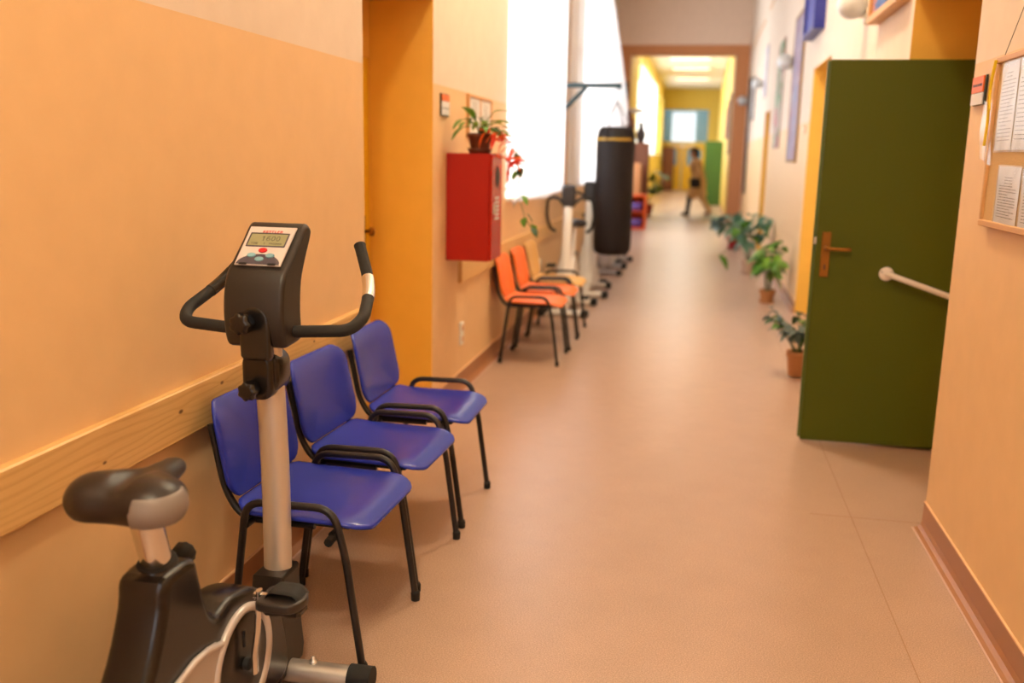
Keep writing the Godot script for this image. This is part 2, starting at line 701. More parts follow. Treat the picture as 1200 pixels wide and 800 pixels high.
# pine board; texture runs along u over the whole rail, knots where the photo shows them
func wood_material(sd: int, knots: bool) -> StandardMaterial3D:
	var w := 1536
	var h := 128
	var img := Image.create(w, h, false, Image.FORMAT_RGB8)
	var n := FastNoiseLite.new()
	n.seed = sd
	n.frequency = 0.01
	n.fractal_octaves = 3
	var fine := FastNoiseLite.new()
	fine.seed = sd + 5
	fine.frequency = 0.05
	var kn := []
	if knots:
		# u along the rail (0 at z = 0.6 ... 1 at z = -3.98), v from top
		kn = [[0.570, 0.72, 2.4], [0.649, 0.52, 3.4], [0.702, 0.36, 3.0], [0.718, 0.60, 2.0], [0.86, 0.40, 2.6], [0.81, 0.78, 2.0], [0.30, 0.5, 3.0], [0.93, 0.6, 2.0]]
	var base := Color(0.87, 0.71, 0.46)
	var dark := Color(0.77, 0.58, 0.34)
	for y in h:
		for x in w:
			var v := float(y) / h
			var bend := n.get_noise_2d(x * 0.35, y * 0.6) * 14.0
			var kd := 0.0
			for k in kn:
				var dx := (x - float(k[0]) * w) / 2.4
				var dy := y - float(k[1]) * h
				var d := sqrt(dx * dx * 7.0 + dy * dy)
				bend += 7.0 * exp(-d * d / 260.0) * signf(dy + 0.01)
				kd = maxf(kd, clampf(1.6 - d / float(k[2]), 0.0, 1.0))
			var ring := 0.5 + 0.5 * sin((y + bend) * 0.42)
			ring = pow(ring, 3.0)
			var g := fine.get_noise_2d(x * 0.12, y * 4.0) * 0.25
			var t := clampf(ring * 0.42 + g + 0.12, 0.0, 1.0)
			var c := base.lerp(dark, t)
			c = c.lerp(Color(0.30, 0.16, 0.07), kd * 0.75)
			img.set_pixel(x, y, c)
	var m := mat(Color(1, 1, 1), 0.42)
	m.albedo_texture = ImageTexture.create_from_image(img)
	return m

# ------------------------------------------------------------------ structure
# box pieces of a painted wall, split at the paint line
func wall_piece(lowst: SurfaceTool, upst: SurfaceTool, lo: Vector3, hi: Vector3):
	if lo.y < PAINT_LINE:
		box(lowst, lo, Vector3(hi.x, minf(hi.y, PAINT_LINE), hi.z))
	if hi.y > PAINT_LINE:
		box(upst, Vector3(lo.x, maxf(lo.y, PAINT_LINE), lo.z), hi)

func wall_mesh(called: String, pieces: Array, low_mat: Material, up_mat: Material) -> MeshInstance3D:
	var a := begin()
	var b := begin()
	for p in pieces:
		wall_piece(a, b, p[0], p[1])
	a.generate_normals()
	b.generate_normals()
	var mesh := ArrayMesh.new()
	a.commit(mesh)
	b.commit(mesh)
	mesh.surface_set_material(0, low_mat)
	mesh.surface_set_material(1, up_mat)
	return structure(called, mesh)

func build_structure():
	# floor with its welded sheets
	var st := begin()
	box(st, Vector3(-3.0, -0.2, END_Z - 4.5), Vector3(2.2, 0.0, 6.2))
	var fl := structure("floor", finish(st), M.floor)
	for x in [0.72]:
		var s := begin()
		box(s, Vector3(x - 0.0015, -0.0005, PORTAL_Z), Vector3(x + 0.0015, 0.0006, 6.0))
		part("seam", s, M.seam, fl)
	var s2 := begin()
	box(s2, Vector3(0.55, -0.0005, -4.012), Vector3(1.5, 0.0006, -4.008))
	part("seam", s2, M.seam, fl)
	# ceilings
	st = begin()
	box(st, Vector3(-3.0, CEIL, PORTAL_Z - 0.5), Vector3(2.2, CEIL + 0.2, 6.2))
	box(st, Vector3(-3.0, 4.6, END_Z - 0.3), Vector3(2.2, 4.8, PORTAL_Z - 0.4))
	structure("ceiling", finish(st), M.ceiling)
	# left wall: recess z -3.98..-5.08, windows, step back at -14 into the hall
	var o := -1.90
	var L := []
	L.append([Vector3(o, 0, -3.98), Vector3(XL, CEIL, 6.0)])
	L.append([Vector3(o, 2.305, -5.08), Vector3(XL, CEIL, -3.98)])
	L.append([Vector3(o, 0, -7.10), Vector3(XL, CEIL, -5.08)])
	for w in [[-7.10, -9.76], [-10.89, -13.5]]:
		L.append([Vector3(o, 0, w[1]), Vector3(XL, 1.15, w[0])])
		L.append([Vector3(o, 3.75, w[1]), Vector3(XL, CEIL, w[0])])
	L.append([Vector3(o, 0, -10.89), Vector3(XL, CEIL, -9.76)])
	L.append([Vector3(-2.60, 0, -14.0), Vector3(XL, CEIL, -13.5)])
	L.append([Vector3(-2.60, 0, -15.9), Vector3(-2.15, CEIL, -14.0)])
	L.append([Vector3(-2.60, 0, -21.1), Vector3(-2.15, 1.2, -15.9)])
	L.append([Vector3(-2.60, 3.9, -21.1), Vector3(-2.15, CEIL, -15.9)])
	L.append([Vector3(-2.60, 0, PORTAL_Z), Vector3(-2.15, CEIL, -21.1)])
	L.append([Vector3(-2.60, 0, -5.08), Vector3(o, 2.4, -3.98)])
	var wl := wall_mesh("wall_left", L, M.wall_low, M.wall_up)
	# right wall with door recesses
	var R := []
	var q := 1.55
	R.append([Vector3(XR, 0, -3.96), Vector3(q, CEIL, 6.0)])
	R.append([Vector3(XR, 2.32, -5.20), Vector3(q, CEIL, -3.96)])
	R.append([Vector3(XR, 0, -8.33), Vector3(q, CEIL, -5.20)])
	R.append([Vector3(XR, 2.35, -9.60), Vector3(q, CEIL, -8.33)])
	R.append([Vector3(XR, 0, -15.25), Vector3(q, CEIL, -9.60)])
	R.append([Vector3(XR, 2.25, -16.4), Vector3(q, CEIL, -15.25)])
	R.append([Vector3(XR, 0, PORTAL_Z), Vector3(q, CEIL, -16.4)])
	R.append([Vector3(q, 0, PORTAL_Z), Vector3(q + 0.3, CEIL, 6.0)])
	wall_mesh("wall_right", R, M.wall_low, M.wall_up)
	# wall behind the camera with its window
	var K := []
	K.append([Vector3(-2.0, 0, 5.6), Vector3(-1.1, CEIL, 6.0)])
	K.append([Vector3(0.64, 0, 5.6), Vector3(1.6, CEIL, 6.0)])
	K.append([Vector3(-1.1, 0, 5.6), Vector3(0.64, 1.3, 6.0)])
	K.append([Vector3(-1.1, 3.7, 5.6), Vector3(0.64, CEIL, 6.0)])
	wall_mesh("wall_rear", K, M.wall_low, M.wall_up)
	# portal wall to the yellow corridor, with a brown painted frame
	st = begin()
	box(st, Vector3(-2.6, 4.12, PORTAL_Z - 0.4), Vector3(1.6, CEIL, PORTAL_Z))
	box(st, Vector3(-2.6, 0, PORTAL_Z - 0.4), Vector3(-2.13, 4.12, PORTAL_Z))
	box(st, Vector3(0.98, 0, PORTAL_Z - 0.4), Vector3(1.6, 4.12, PORTAL_Z))
	structure("wall_portal", finish(st), M.wall_over)
	st = begin()
	box(st, Vector3(-2.13, 3.90, PORTAL_Z - 0.45), Vector3(0.98, 4.12, PORTAL_Z + 0.02))
	box(st, Vector3(-2.13, 0, PORTAL_Z - 0.45), Vector3(-1.80, 3.90, PORTAL_Z + 0.02))
	box(st, Vector3(0.67, 0, PORTAL_Z - 0.45), Vector3(0.98, 3.90, PORTAL_Z + 0.02))
	structure("trim_1", finish(st), M.portal)
	# yellow corridor
	st = begin()
	box(st, Vector3(-2.3, 0, -26.6), Vector3(-1.80, 4.6, PORTAL_Z - 0.4))
	box(st, Vector3(-2.3, 0, -35.4), Vector3(-1.80, 1.6, -26.6))
	box(st, Vector3(-2.3, 3.95, -35.4), Vector3(-1.80, 4.6, -26.6))
	box(st, Vector3(-2.3, 0, -38.0), Vector3(-1.80, 4.6, -35.4))
	box(st, Vector3(-2.3, 0, -43.0), Vector3(-1.80, 1.6, -38.0))
	box(st, Vector3(-2.3, 3.95, -43.0), Vector3(-1.80, 4.6, -38.0))
	box(st, Vector3(-2.3, 0, END_Z), Vector3(-1.80, 4.6, -43.0))
	structure("wall_yellow_left", finish(st), M.yellow_wall)
	st = begin()
	box(st, Vector3(0.67, 0, END_Z), Vector3(1.2, 4.6, PORTAL_Z - 0.4))
	structure("wall_yellow_right", finish(st), M.yellow_wall)
	st = begin()
	box(st, Vector3(-2.3, 3.67, END_Z - 0.3), Vector3(1.2, 4.6, END_Z))
	box(st, Vector3(-2.3, 0, END_Z - 0.3), Vector3(-2.03, 3.67, END_Z))
	box(st, Vector3(0.22, 0, END_Z - 0.3), Vector3(1.2, 3.67, END_Z))
	box(st, Vector3(-2.03, 2.05, END_Z - 0.3), Vector3(0.22, 2.22, END_Z))
	structure("wall_end", finish(st), M.yellow_wall)
	# vestibule behind the end wall, with an opening to the outside
	st = begin()
	box(st, Vector3(-2.6, 0, END_Z - 4.0), Vector3(-2.4, 4.6, END_Z - 0.3))
	box(st, Vector3(0.6, 0, END_Z - 4.0), Vector3(0.8, 4.6, END_Z - 0.3))
	box(st, Vector3(-2.6, 0, END_Z - 4.2), Vector3(0.8, 2.05, END_Z - 4.0))
	box(st, Vector3(-2.6, 3.75, END_Z - 4.2), Vector3(0.8, 4.6, END_Z - 4.0))
	box(st, Vector3(-2.6, 2.05, END_Z - 4.2), Vector3(-1.55, 3.75, END_Z - 4.0))
	box(st, Vector3(-0.35, 2.05, END_Z - 4.2), Vector3(0.8, 3.75, END_Z - 4.0))
	structure("wall_vestibule", finish(st), M.teal)
	# painted reveals of the recesses
	reveal("trim_2", -1.86, XL - 0.001, -3.98, -5.08, 2.305)
	reveal("trim_3", XR + 0.001, 1.55, -3.96, -5.20, 2.32)
	reveal("trim_4", XR + 0.001, 1.55, -8.33, -9.60, 2.35)
	reveal("trim_5", XR + 0.001, 1.55, -15.25, -16.4, 2.25)
	# doors closing the recesses
	recess_door("door_1", -1.842, -1, -4.10, -5.065, 2.0, M.yellow_door, 2.305, -3.98, -5.08)
	recess_door("door_2", 1.5, 1, -8.45, -9.48, 2.1, M.white_enamel, 2.35, -8.33, -9.60)
	recess_door("door_3", 1.5, 1, -15.35, -16.3, 2.05, M.white_enamel, 2.25, -15.25, -16.4)
	# baseboards of coved linoleum
	baseboard("baseboard_left", XL, 1, [[6.0, -3.98], [-5.08, -13.98]])
	baseboard("baseboard_right", XR, -1, [[6.0, -3.96], [-5.2, -8.33], [-9.6, -15.25], [-16.4, PORTAL_Z + 0.02]])
	st = begin()
	box(st, Vector3(-1.84, 0, -5.08), Vector3(XL, 0.11, -5.068))
	structure("baseboard_recess", finish(st), M.base)
	st = begin()
	box(st, Vector3(0.655, 0, END_Z), Vector3(0.67, 0.11, PORTAL_Z - 0.46))
	structure("baseboard_yellow", finish(st), M.base)
	# windows
	window_unit("window_1", Vector3(-1.74, 0, 0), -7.10, -9.76, 1.15, 3.75, 3)
	window_unit("window_2", Vector3(-1.74, 0, 0), -10.89, -13.5, 1.15, 3.75, 3)
	window_unit("window_3", Vector3(-2.44, 0, 0), -15.9, -21.1, 1.2, 3.9, 5)
	window_unit("window_4", Vector3(-2.10, 0, 0), -26.6, -35.4, 1.6, 3.95, 8)
	window_unit("window_7", Vector3(-2.10, 0, 0), -38.0, -43.0, 1.6, 3.95, 5)
	rear_window()
	end_window()

func reveal(called: String, x0: float, x1: float, z0: float, z1: float, top: float):
	var st := begin()
	box(st, Vector3(x0, 0, z1 + 0.004), Vector3(x1, top, z1))
	box(st, Vector3(x0, 0, z0 - 0.004), Vector3(x1, top, z0))
	box(st, Vector3(x0, top - 0.004, z1), Vector3(x1, top, z0))
	structure(called, finish(st), M.reveal)

# closed door at the back of a recess: plane x, side -1 = left wall
func recess_door(called: String, x: float, side: int, z0: float, z1: float, top: float, m: Material, lintel: float, rz0: float, rz1: float):
	var st := begin()
	cbox(st, Vector3(x, top * 0.5 + 0.005, (z0 + z1) * 0.5), Vector3(0.04, top - 0.01, absf(z1 - z0)), 0.004)
	var d := structure(called, finish(st), m)
	var inward := -side
	for k in 2:
		var s := begin()
		cbox(s, Vector3(x + inward * 0.023, 0.55 + k * 0.95, (z0 + z1) * 0.5), Vector3(0.012, 0.75, absf(z1 - z0) - 0.24), 0.005)
		part("panel", s, m, d)
	var f := begin()
	box(f, Vector3(x - 0.03, 0, z0), Vector3(x + 0.03, lintel, rz0))
	box(f, Vector3(x - 0.03, 0, rz1), Vector3(x + 0.03, lintel, z1))
	box(f, Vector3(x - 0.03, top, z1), Vector3(x + 0.03, lintel, z0))
	part("frame", f, M.reveal, d)
	var hz := z1 + 0.10
	var h := begin()
	cbox(h, Vector3(x + inward * 0.024, 1.03, hz), Vector3(0.008, 0.24, 0.04), 0.003)
	part("handle_plate", h, M.brass, d)
	var kb := begin()
	var t := Transform3D(Basis(Vector3.BACK, -PI / 2 * inward), Vector3(x + inward * 0.026, 1.062, hz))
	lathe(kb, [Vector2(0.0, 0.0), Vector2(0.010, 0.0), Vector2(0.010, 0.028), Vector2(0.022, 0.034), Vector2(0.026, 0.046), Vector2(0.022, 0.056), Vector2(0.0, 0.06)], 14, t)
	part("knob", kb, M.brass, d)

func baseboard(called: String, x: float, dirn: int, runs: Array):
	var st := begin()
	var cap := begin()
	var weld := begin()
	for r in runs:
		var z0: float = r[0]
		var z1: float = r[1]
		# coved profile from wall to floor
		flat(st)
		var prof := [Vector2(0.0, 0.115), Vector2(0.006, 0.115), Vector2(0.007, 0.035), Vector2(0.012, 0.016), Vector2(0.024, 0.005), Vector2(0.04, 0.0015), Vector2(0.04, -0.002)]
		for i in prof.size() - 1:
			var p: Vector2 = prof[i]
			var q: Vector2 = prof[i + 1]
			quad(st, Vector3(x + dirn * p.x, p.y, z0), Vector3(x + dirn * q.x, q.y, z0), Vector3(x + dirn * q.x, q.y, z1), Vector3(x + dirn * p.x, p.y, z1))
		for z in [z0, z1]:
			for i in range(1, prof.size() - 1):
				var p2: Vector2 = prof[i]
				var q2: Vector2 = prof[i + 1]
				tri(st, Vector3(x, 0, z), Vector3(x + dirn * p2.x, p2.y, z), Vector3(x + dirn * q2.x, q2.y, z))
		box(cap, Vector3(x, 0.113, z1), Vector3(x + dirn * 0.008, 0.119, z0))
		box(weld, Vector3(x + dirn * 0.038, 0.0, z1), Vector3(x + dirn * 0.045, 0.0022, z0))
	var b := structure(called, finish(st), M.base)
	part("top_edge", cap, M.base_edge, b)
	part("weld_line", weld, M.weld, b)

func window_unit(called: String, at: Vector3, z0: float, z1: float, y0: float, y1: float, n: int):
	var w := Node3D.new()
	w.name = called
	w.set_meta("kind", "structure")
	add_child(w)
	var st := begin()
	var x := at.x
	box(st, Vector3(x - 0.03, y0, z1), Vector3(x + 0.03, y0 + 0.07, z0))
	box(st, Vector3(x - 0.03, y1 - 0.07, z1), Vector3(x + 0.03, y1, z0))
	for i in n + 1:
		var z := lerpf(z0, z1, float(i) / n)
		box(st, Vector3(x - 0.03, y0, clampf(z - 0.035, z1, z0)), Vector3(x + 0.03, y1, clampf(z + 0.035, z1, z0)))
	var yt := y0 + (y1 - y0) * 0.68
	box(st, Vector3(x - 0.03, yt - 0.03, z1), Vector3(x + 0.03, yt + 0.03, z0))
	part("window_frame", st, M.window_white, w)
	for i in n:
		for k in 2:
			var g := begin()
			var za := lerpf(z0, z1, float(i) / n) - 0.035
			var zb := lerpf(z0, z1, float(i + 1) / n) + 0.035
			var ya := y0 + 0.07 if k == 0 else yt + 0.03
			var yb := yt - 0.03 if k == 0 else y1 - 0.07
			flat(g)
			quad(g, Vector3(x, ya, za), Vector3(x, yb, za), Vector3(x, yb, zb), Vector3(x, ya, zb))
			part("pane", g, M.glass, w)
	var s := begin()
	cbox(s, Vector3(x + 0.17, y0 + 0.005, (z0 + z1) * 0.5), Vector3(0.30, 0.03, absf(z1 - z0) - 0.01), 0.006)
	part("window_sill", s, M.window_white, w)

func rear_window():
	var w := Node3D.new()
	w.name = "window_5"
	w.set_meta("kind", "structure")
	add_child(w)
	var st := begin()
	for x in [-1.065, -0.23, 0.605]:
		box(st, Vector3(x - 0.035, 1.3, 5.74), Vector3(x + 0.035, 3.7, 5.80))
	for y in [1.335, 2.9, 3.665]:
		box(st, Vector3(-1.1, y - 0.035, 5.74), Vector3(0.64, y + 0.035, 5.80))
	part("window_frame", st, M.window_white, w)
	for x in [[-1.03, -0.265], [-0.195, 0.57]]:
		for y in [[1.37, 2.865], [2.935, 3.63]]:
			var g := begin()
			flat(g)
			quad(g, Vector3(x[0], y[0], 5.77), Vector3(x[0], y[1], 5.77), Vector3(x[1], y[1], 5.77), Vector3(x[1], y[0], 5.77))
			part("pane", g, M.glass, w)

func end_window():
	var w := Node3D.new()
	w.name = "window_6"
	w.set_meta("kind", "structure")
	add_child(w)
	var st := begin()
	var z := END_Z - 0.12
	for i in 13:
		var x := lerpf(-2.03, 0.22, i / 12.0)
		box(st, Vector3(x - 0.012, 2.22, z - 0.03), Vector3(x + 0.012, 3.67, z + 0.03))
	for j in 9:
		var y := lerpf(2.22, 3.67, j / 8.0)
		box(st, Vector3(-2.03, y - 0.012, z - 0.03), Vector3(0.22, y + 0.012, z + 0.03))
	part("glazing_bars", st, M.teal, w)
	var g := begin()
	flat(g)
	quad(g, Vector3(-2.03, 2.22, z), Vector3(-2.03, 3.67, z), Vector3(0.22, 3.67, z), Vector3(0.22, 2.22, z))
	part("pane", g, M.glass_tint, w)

# ------------------------------------------------------------------ curtains
func curtain(called: String, label: String, x: float, z0: float, z1: float, y0: float, y1: float, folds: int, amp: float, sd: int, flare := 0.0):
	var st := begin()
	soft(st)
	var nz := folds * 8
	var ny := 10
	var r := RandomNumberGenerator.new()
	r.seed = sd
	var ph := []
	for i in folds + 2:
		ph.append(r.randf_range(0.6, 1.3))
	var P := func(i: int, j: int) -> Vector3:
		var u := float(i) / nz
		var v := float(j) / ny
		var a: float = ph[int(u * folds)]
		var b: float = ph[int(u * folds) + 1]
		var loc := fmod(u * folds, 1.0)
		var am: float = amp * lerpf(a, b, loc) * (0.6 + 0.4 * v)
		var bulge := pow(v / 0.68, 0.8) if v < 0.68 else lerpf(1.0, 0.15, (v - 0.68) / 0.32)
		var sw := flare * bulge * pow(u, 3.0)
		return Vector3(x + sin(u * folds * TAU) * am + sw, lerpf(y1, y0, v) + 0.012 * sin(u * 9.0), lerpf(z0, z1, u) + cos(u * folds * TAU * 2.0) * 0.006)
	for i in nz:
		for j in ny:
			quad(st, P.call(i, j), P.call(i + 1, j), P.call(i + 1, j + 1), P.call(i, j + 1))
	var o := MeshInstance3D.new()
	o.name = numbered(called)
	o.mesh = finish(st)
	o.material_override = M.curtain
	add_child(o)
	tag(o, label, "curtain", "sheer white window curtains")

func build_window_curtains():
	curtain("sheer_curtain", "white sheer curtain hanging between the red cabinet and the wall bracket", -1.385, -7.05, -9.72, 1.13, 3.83, 12, 0.022, 1)
	curtain("sheer_curtain", "white sheer curtain flaring outward behind the hanging punch bag", -1.37, -9.90, -13.45, 1.16, 3.83, 16, 0.026, 2, 0.36)
	curtain("sheer_curtain", "white sheer curtain on the nearer end of the yellow corridor windows", -1.74, -26.5, -30.8, 1.55, 4.0, 12, 0.03, 3)
	curtain("sheer_curtain", "white sheer curtain on the farther end of the yellow corridor windows", -1.72, -31.2, -35.5, 1.55, 4.0, 12, 0.03, 4)
	for w in [[-1.40, -7.0, -9.76, 3.87, "first"], [-1.39, -9.88, -13.5, 3.87, "second"]]:
		var st := begin()
		rod(st, Vector3(w[0], w[3], w[1]), Vector3(w[0], w[3], w[2]), 0.012)
		var o := part(numbered("curtain_rail"), st, M.window_white, self)
		tag(o, "white curtain rail above the %s" % ("window beside the red cabinet" if w[4] == "first" else "window behind the punch bag"), "curtain rail")

# ------------------------------------------------------------------ visitor chairs
func make_chair(called: String, label: String, shell_mat: Material, group: String) -> Node3D:
	# faces local +z; origin on the floor between its feet
	var t := thing(called, label, "chair", Vector3.ZERO, 0.0, group)
	var seat := begin()
	var outline := round_rect(0.228, 0.212, 0.075, 5)
	var fs := func(p: Vector2, off: float) -> Vector3:
		var z := p.y + 0.012
		var k := clampf((p.y - 0.11) / 0.10, 0.0, 1.2)
		var y := 0.462 - 0.030 * k * k
		var dish := 0.012 * (1.0 - clampf(pow(p.x / 0.2, 2.0), 0.0, 1.0)) * (1.0 - clampf(pow(p.y / 0.2, 2.0), 0.0, 1.0))
		var rim := 0.006 * clampf((absf(p.x) - 0.2) / 0.028, 0.0, 1.0)
		var rear := 0.012 * pow(clampf((-p.y - 0.12) / 0.09, 0.0, 1.0), 2.0)
		return Vector3(p.x, y - dish - rim + rear + off, z)
	shell(seat, outline, fs, 0.011)
	part("seat", seat, shell_mat, t)
	var pan := begin()
	cbox(pan, Vector3(0, 0.428, 0.0), Vector3(0.38, 0.026, 0.33), 0.012)
	part("seat_pan", pan, M.rubber, t)
	var back := begin()
	var bo := PackedVector2Array()
	for p in round_rect(0.222, 0.145, 0.066, 5):
		var q: Vector2 = p
		q.x *= 1.0 - 0.02 * (q.y / 0.145)
		if q.y < -0.10:
			q.y -= 0.012 * (1.0 - pow(q.x / 0.222, 2.0))
		bo.append(q)
	var fb := func(p: Vector2, off: float) -> Vector3:
		var h := p.y + 0.145
		var lean := -0.210 - h * 0.17 - 0.10 * h * h
		var curve := 0.028 * pow(p.x / 0.222, 2.0)
		var lip := -0.018 * pow(clampf((p.y - 0.085) / 0.06, 0.0, 1.0), 2.0) - 0.010 * pow(clampf((absf(p.x) - 0.18) / 0.045, 0.0, 1.0), 2.0)
		return Vector3(p.x, 0.485 + h * 0.965 - off * 0.2, lean + curve + lip + off)
	shell(back, bo, fb, 0.013)
	part("backrest", back, shell_mat, t)
	for s in [-1.0, 1.0]:
		var x: float = 0.237 * s
		var f := begin()
		tube(f, rounded([Vector3(x, 0.012, -0.208), Vector3(x, 0.30, -0.168), Vector3(x, 0.492, -0.142), Vector3(x, 0.498, 0.130), Vector3(x, 0.36, 0.166), Vector3(x, 0.012, 0.215)], 0.055, 6), 0.0115, 10)
		part("side_frame", f, M.frame_black, t)
		for z in [-0.208, 0.215]:
			var g := begin()
			lathe(g, [Vector2(0.0, 0.0), Vector2(0.015, 0.0), Vector2(0.016, 0.026), Vector2(0.012, 0.034), Vector2(0.0, 0.034)], 10, Transform3D(Basis(), Vector3(x, 0, z)))
			part("foot_cap", g, M.rubber, t)
		var b := begin()
		var xb: float = 0.185 * s
		tube(b, rounded([Vector3(xb, 0.418, 0.05), Vector3(xb, 0.418, -0.185), Vector3(xb, 0.50, -0.238), Vector3(xb, 0.70, -0.276)], 0.085, 7), 0.011, 10)
		part("back_post", b, M.frame_black, t)
	for z in [-0.145, 0.125]:
		var c := begin()
		rod(c, Vector3(-0.237, 0.418, z), Vector3(0.237, 0.418, z), 0.010)
		part("crossbar", c, M.frame_black, t)
	for s in [-1.0, 1.0]:
		var bt := begin()
		rod(bt, Vector3(0.226 * s, 0.408, 0.125), Vector3(0.262 * s, 0.404, 0.125), 0.013, 8)
		part("clamp_bolt", bt, M.rubber, t)
	return t

func build_blue_chairs():
	var g := "blue visitor chairs along the wooden rail"
	var c := make_chair("visitor_chair", "blue plastic visitor chair with black tube frame directly behind the exercise bike's silver column", M.blue, g)
	c.position = Vector3(-1.095, 0, -2.618)
	c.rotation.y = PI / 2 - 0.035
	copy_of(c, Vector3(-1.092, 0, -3.156), PI / 2 - 0.045, "middle one of the three blue plastic visitor chairs")
	copy_of(c, Vector3(-1.09, 0, -3.735), PI / 2, "blue plastic visitor chair standing in front of the orange recess")

func build_orange_chairs():
	var g := "chairs below the window side of the red cabinet"
	var c := make_chair("orange_chair", "orange visitor chair nearest the red wall cabinet", M.orange, g)
	c.position = Vector3(-1.155, 0, -6.79)
	c.rotation.y = PI / 2
	copy_of(c, Vector3(-1.145, 0, -7.36), PI / 2, "orange visitor chair between the other orange chair and the beige chair")
	var b := make_chair("beige_chair", "beige wooden visitor chair beside the row of white exercise bikes", M.beige, g)
	b.position = Vector3(-1.15, 0, -7.95)
	b.rotation.y = PI / 2

# ------------------------------------------------------------------ the near exercise bike
func build_main_bike():
	# rider faces -z; origin on the floor under the handlebar column
	var t := thing("exercise_bike", "black and silver exercise bike with display console beside the wooden wall rail", "exercise bike", Vector3(-1.118, 0, -2.31))
	var X := Vector3.RIGHT
	# stabilizer feet
	for k in 2:
		var z := 0.025 if k == 0 else 0.86
		var hl := 0.225 if k == 0 else 0.20
		var s := begin()
		rod(s, Vector3(-hl, 0.036, z), Vector3(hl, 0.036, z), 0.033, 18)
		var tb := part("stabilizer", s, M.silver, t)
		for sg in [-1.0, 1.0]:
			var c := begin()
			tube(c, PackedVector3Array([Vector3(sg * hl, 0.038, z), Vector3(sg * (hl + 0.05), 0.038, z), Vector3(sg * (hl + 0.062), 0.038, z), Vector3(sg * (hl + 0.067), 0.038, z)]), 0.037, 18)
			part("end_cap", c, M.rubber, tb)
		if k == 0:
			var b := begin()
			lathe(b, [Vector2(0.0, 0.0), Vector2(0.012, 0.0), Vector2(0.012, 0.006), Vector2(0.006, 0.008), Vector2(0.006, 0.018), Vector2(0.0, 0.021)], 8, Transform3D(Basis(), Vector3(0.115, 0.067, z)))
			part("bolt", b, M.silver, tb)
	# column shoe
	var shoe := begin()
	var side := PackedVector2Array([Vector2(-0.052, 0.335), Vector2(-0.060, 0.15), Vector2(-0.075, 0.07), Vector2(-0.06, 0.03), Vector2(0.10, 0.03), Vector2(0.10, 0.16), Vector2(0.06, 0.335)])
	# polygon (z, y) extruded along x
	var zy := Transform3D(Basis(Vector3(0, 0, 1), Vector3(0, 1, 0), Vector3(-1, 0, 0)), Vector3.ZERO)
	extrude(shoe, side, 0.094, 0.010, zy)
	part("column_shoe", shoe, M.plastic_black, t)
	# column: oval silver tube, slightly bowed
	var col := begin()
	tube(col, PackedVector3Array([Vector3(0, 0.30, -0.008), Vector3(0, 0.40, -0.010), Vector3(0, 0.52, -0.012), Vector3(0, 0.64, -0.010), Vector3(0, 0.76, -0.004), Vector3(0, 0.88, 0.006), Vector3(0, 1.0, 0.018)]), 0.034, 22, -1.0, 0.040, true, Vector3(0, 0, 1))
	part("column", col, M.silver, t)
	# clamp block with star knob
	var cl := begin()
	var blk := round_rect(0.043, 0.066, 0.034, 6)
	extrude(cl, blk, 0.055, 0.012, Transform3D(Basis(), Vector3(-0.006, 0.908, 0.046)))
	extrude(cl, round_rect(0.046, 0.06, 0.04, 6), 0.09, 0.012, Transform3D(Basis(), Vector3(0, 0.912, 0.01)))
	var clp := part("clamp_block", cl, M.gloss_black, t)
	star_knob(clp, Vector3(-0.014, 0.876, 0.074), 0.027, 0.045)
	# console head: profile (z, y)
	var head := begin()
	var prof := smooth_poly([Vector2(0.086, 0.995), Vector2(0.104, 1.05), Vector2(0.102, 1.12), Vector2(0.083, 1.178), Vector2(0.045, 1.213), Vector2(-0.015, 1.262), Vector2(-0.062, 1.302), Vector2(-0.088, 1.298), Vector2(-0.098, 1.275), Vector2(-0.060, 1.215), Vector2(-0.028, 1.155), Vector2(-0.018, 1.08), Vector2(-0.022, 1.01), Vector2(-0.012, 0.997), Vector2(0.04, 0.992)], 4)
	extrude(head, prof, 0.166, 0.012, zy.translated(Vector3(0.004, 0, 0)))
	part("console_head", head, M.plastic_black, t)
	# arch plate and tension knob on the head
	var arch := begin()
	var ap := PackedVector2Array()
	for k in 13:
		var a := PI * k / 12.0
		ap.append(Vector2(cos(a) * 0.043, 0.055 + sin(a) * 0.043))
	ap.append(Vector2(-0.038, -0.035))
	ap.append(Vector2(-0.030, -0.045))
	ap.append(Vector2(0.040, -0.045))
	ap.append(Vector2(0.046, -0.035))
	extrude(arch, ap, 0.03, 0.008, Transform3D(Basis(Vector3.RIGHT, -0.06), Vector3(0.008, 1.005, 0.096)))
	var arp := part("knob_plate", arch, M.gloss_black, t)
	star_knob(arp, Vector3(-0.008, 1.062, 0.112), 0.029, 0.045)
	# display face: child of the bike, its pieces one level deeper
	var up := Vector3(0, 0.6459, -0.7634)
	var nrm := Vector3(0, 0.7634, 0.6459)
	var face := begin()
	var trap := PackedVector2Array([Vector2(-0.064, -0.068), Vector2(0.064, -0.068), Vector2(0.066, 0.072), Vector2(-0.066, 0.072)])
	extrude(face, trap, 0.006, 0.0015)
	var dp := part("display_panel", face, M.panel_white, t)
	dp.transform = Transform3D(Basis(X, up, nrm), Vector3(0.004, 1.2425, 0.0105))
	dp.position += nrm * 0.006
	var scr := begin()
	cbox(scr, Vector3(0, 0.022, 0.0035), Vector3(0.104, 0.044, 0.002), 0.0008)
	part("screen", scr, M.lcd, dp)
	var bez := begin()
	for q in [[Vector3(0, 0.0455, 0.004), Vector3(0.110, 0.003, 0.003)], [Vector3(0, -0.0015, 0.004), Vector3(0.110, 0.003, 0.003)], [Vector3(-0.0535, 0.022, 0.004), Vector3(0.003, 0.05, 0.003)], [Vector3(0.0535, 0.022, 0.004), Vector3(0.003, 0.05, 0.003)]]:
		cbox(bez, q[0], q[1], 0.0006)
	part("screen_bezel", bez, M.panel_grey, dp)
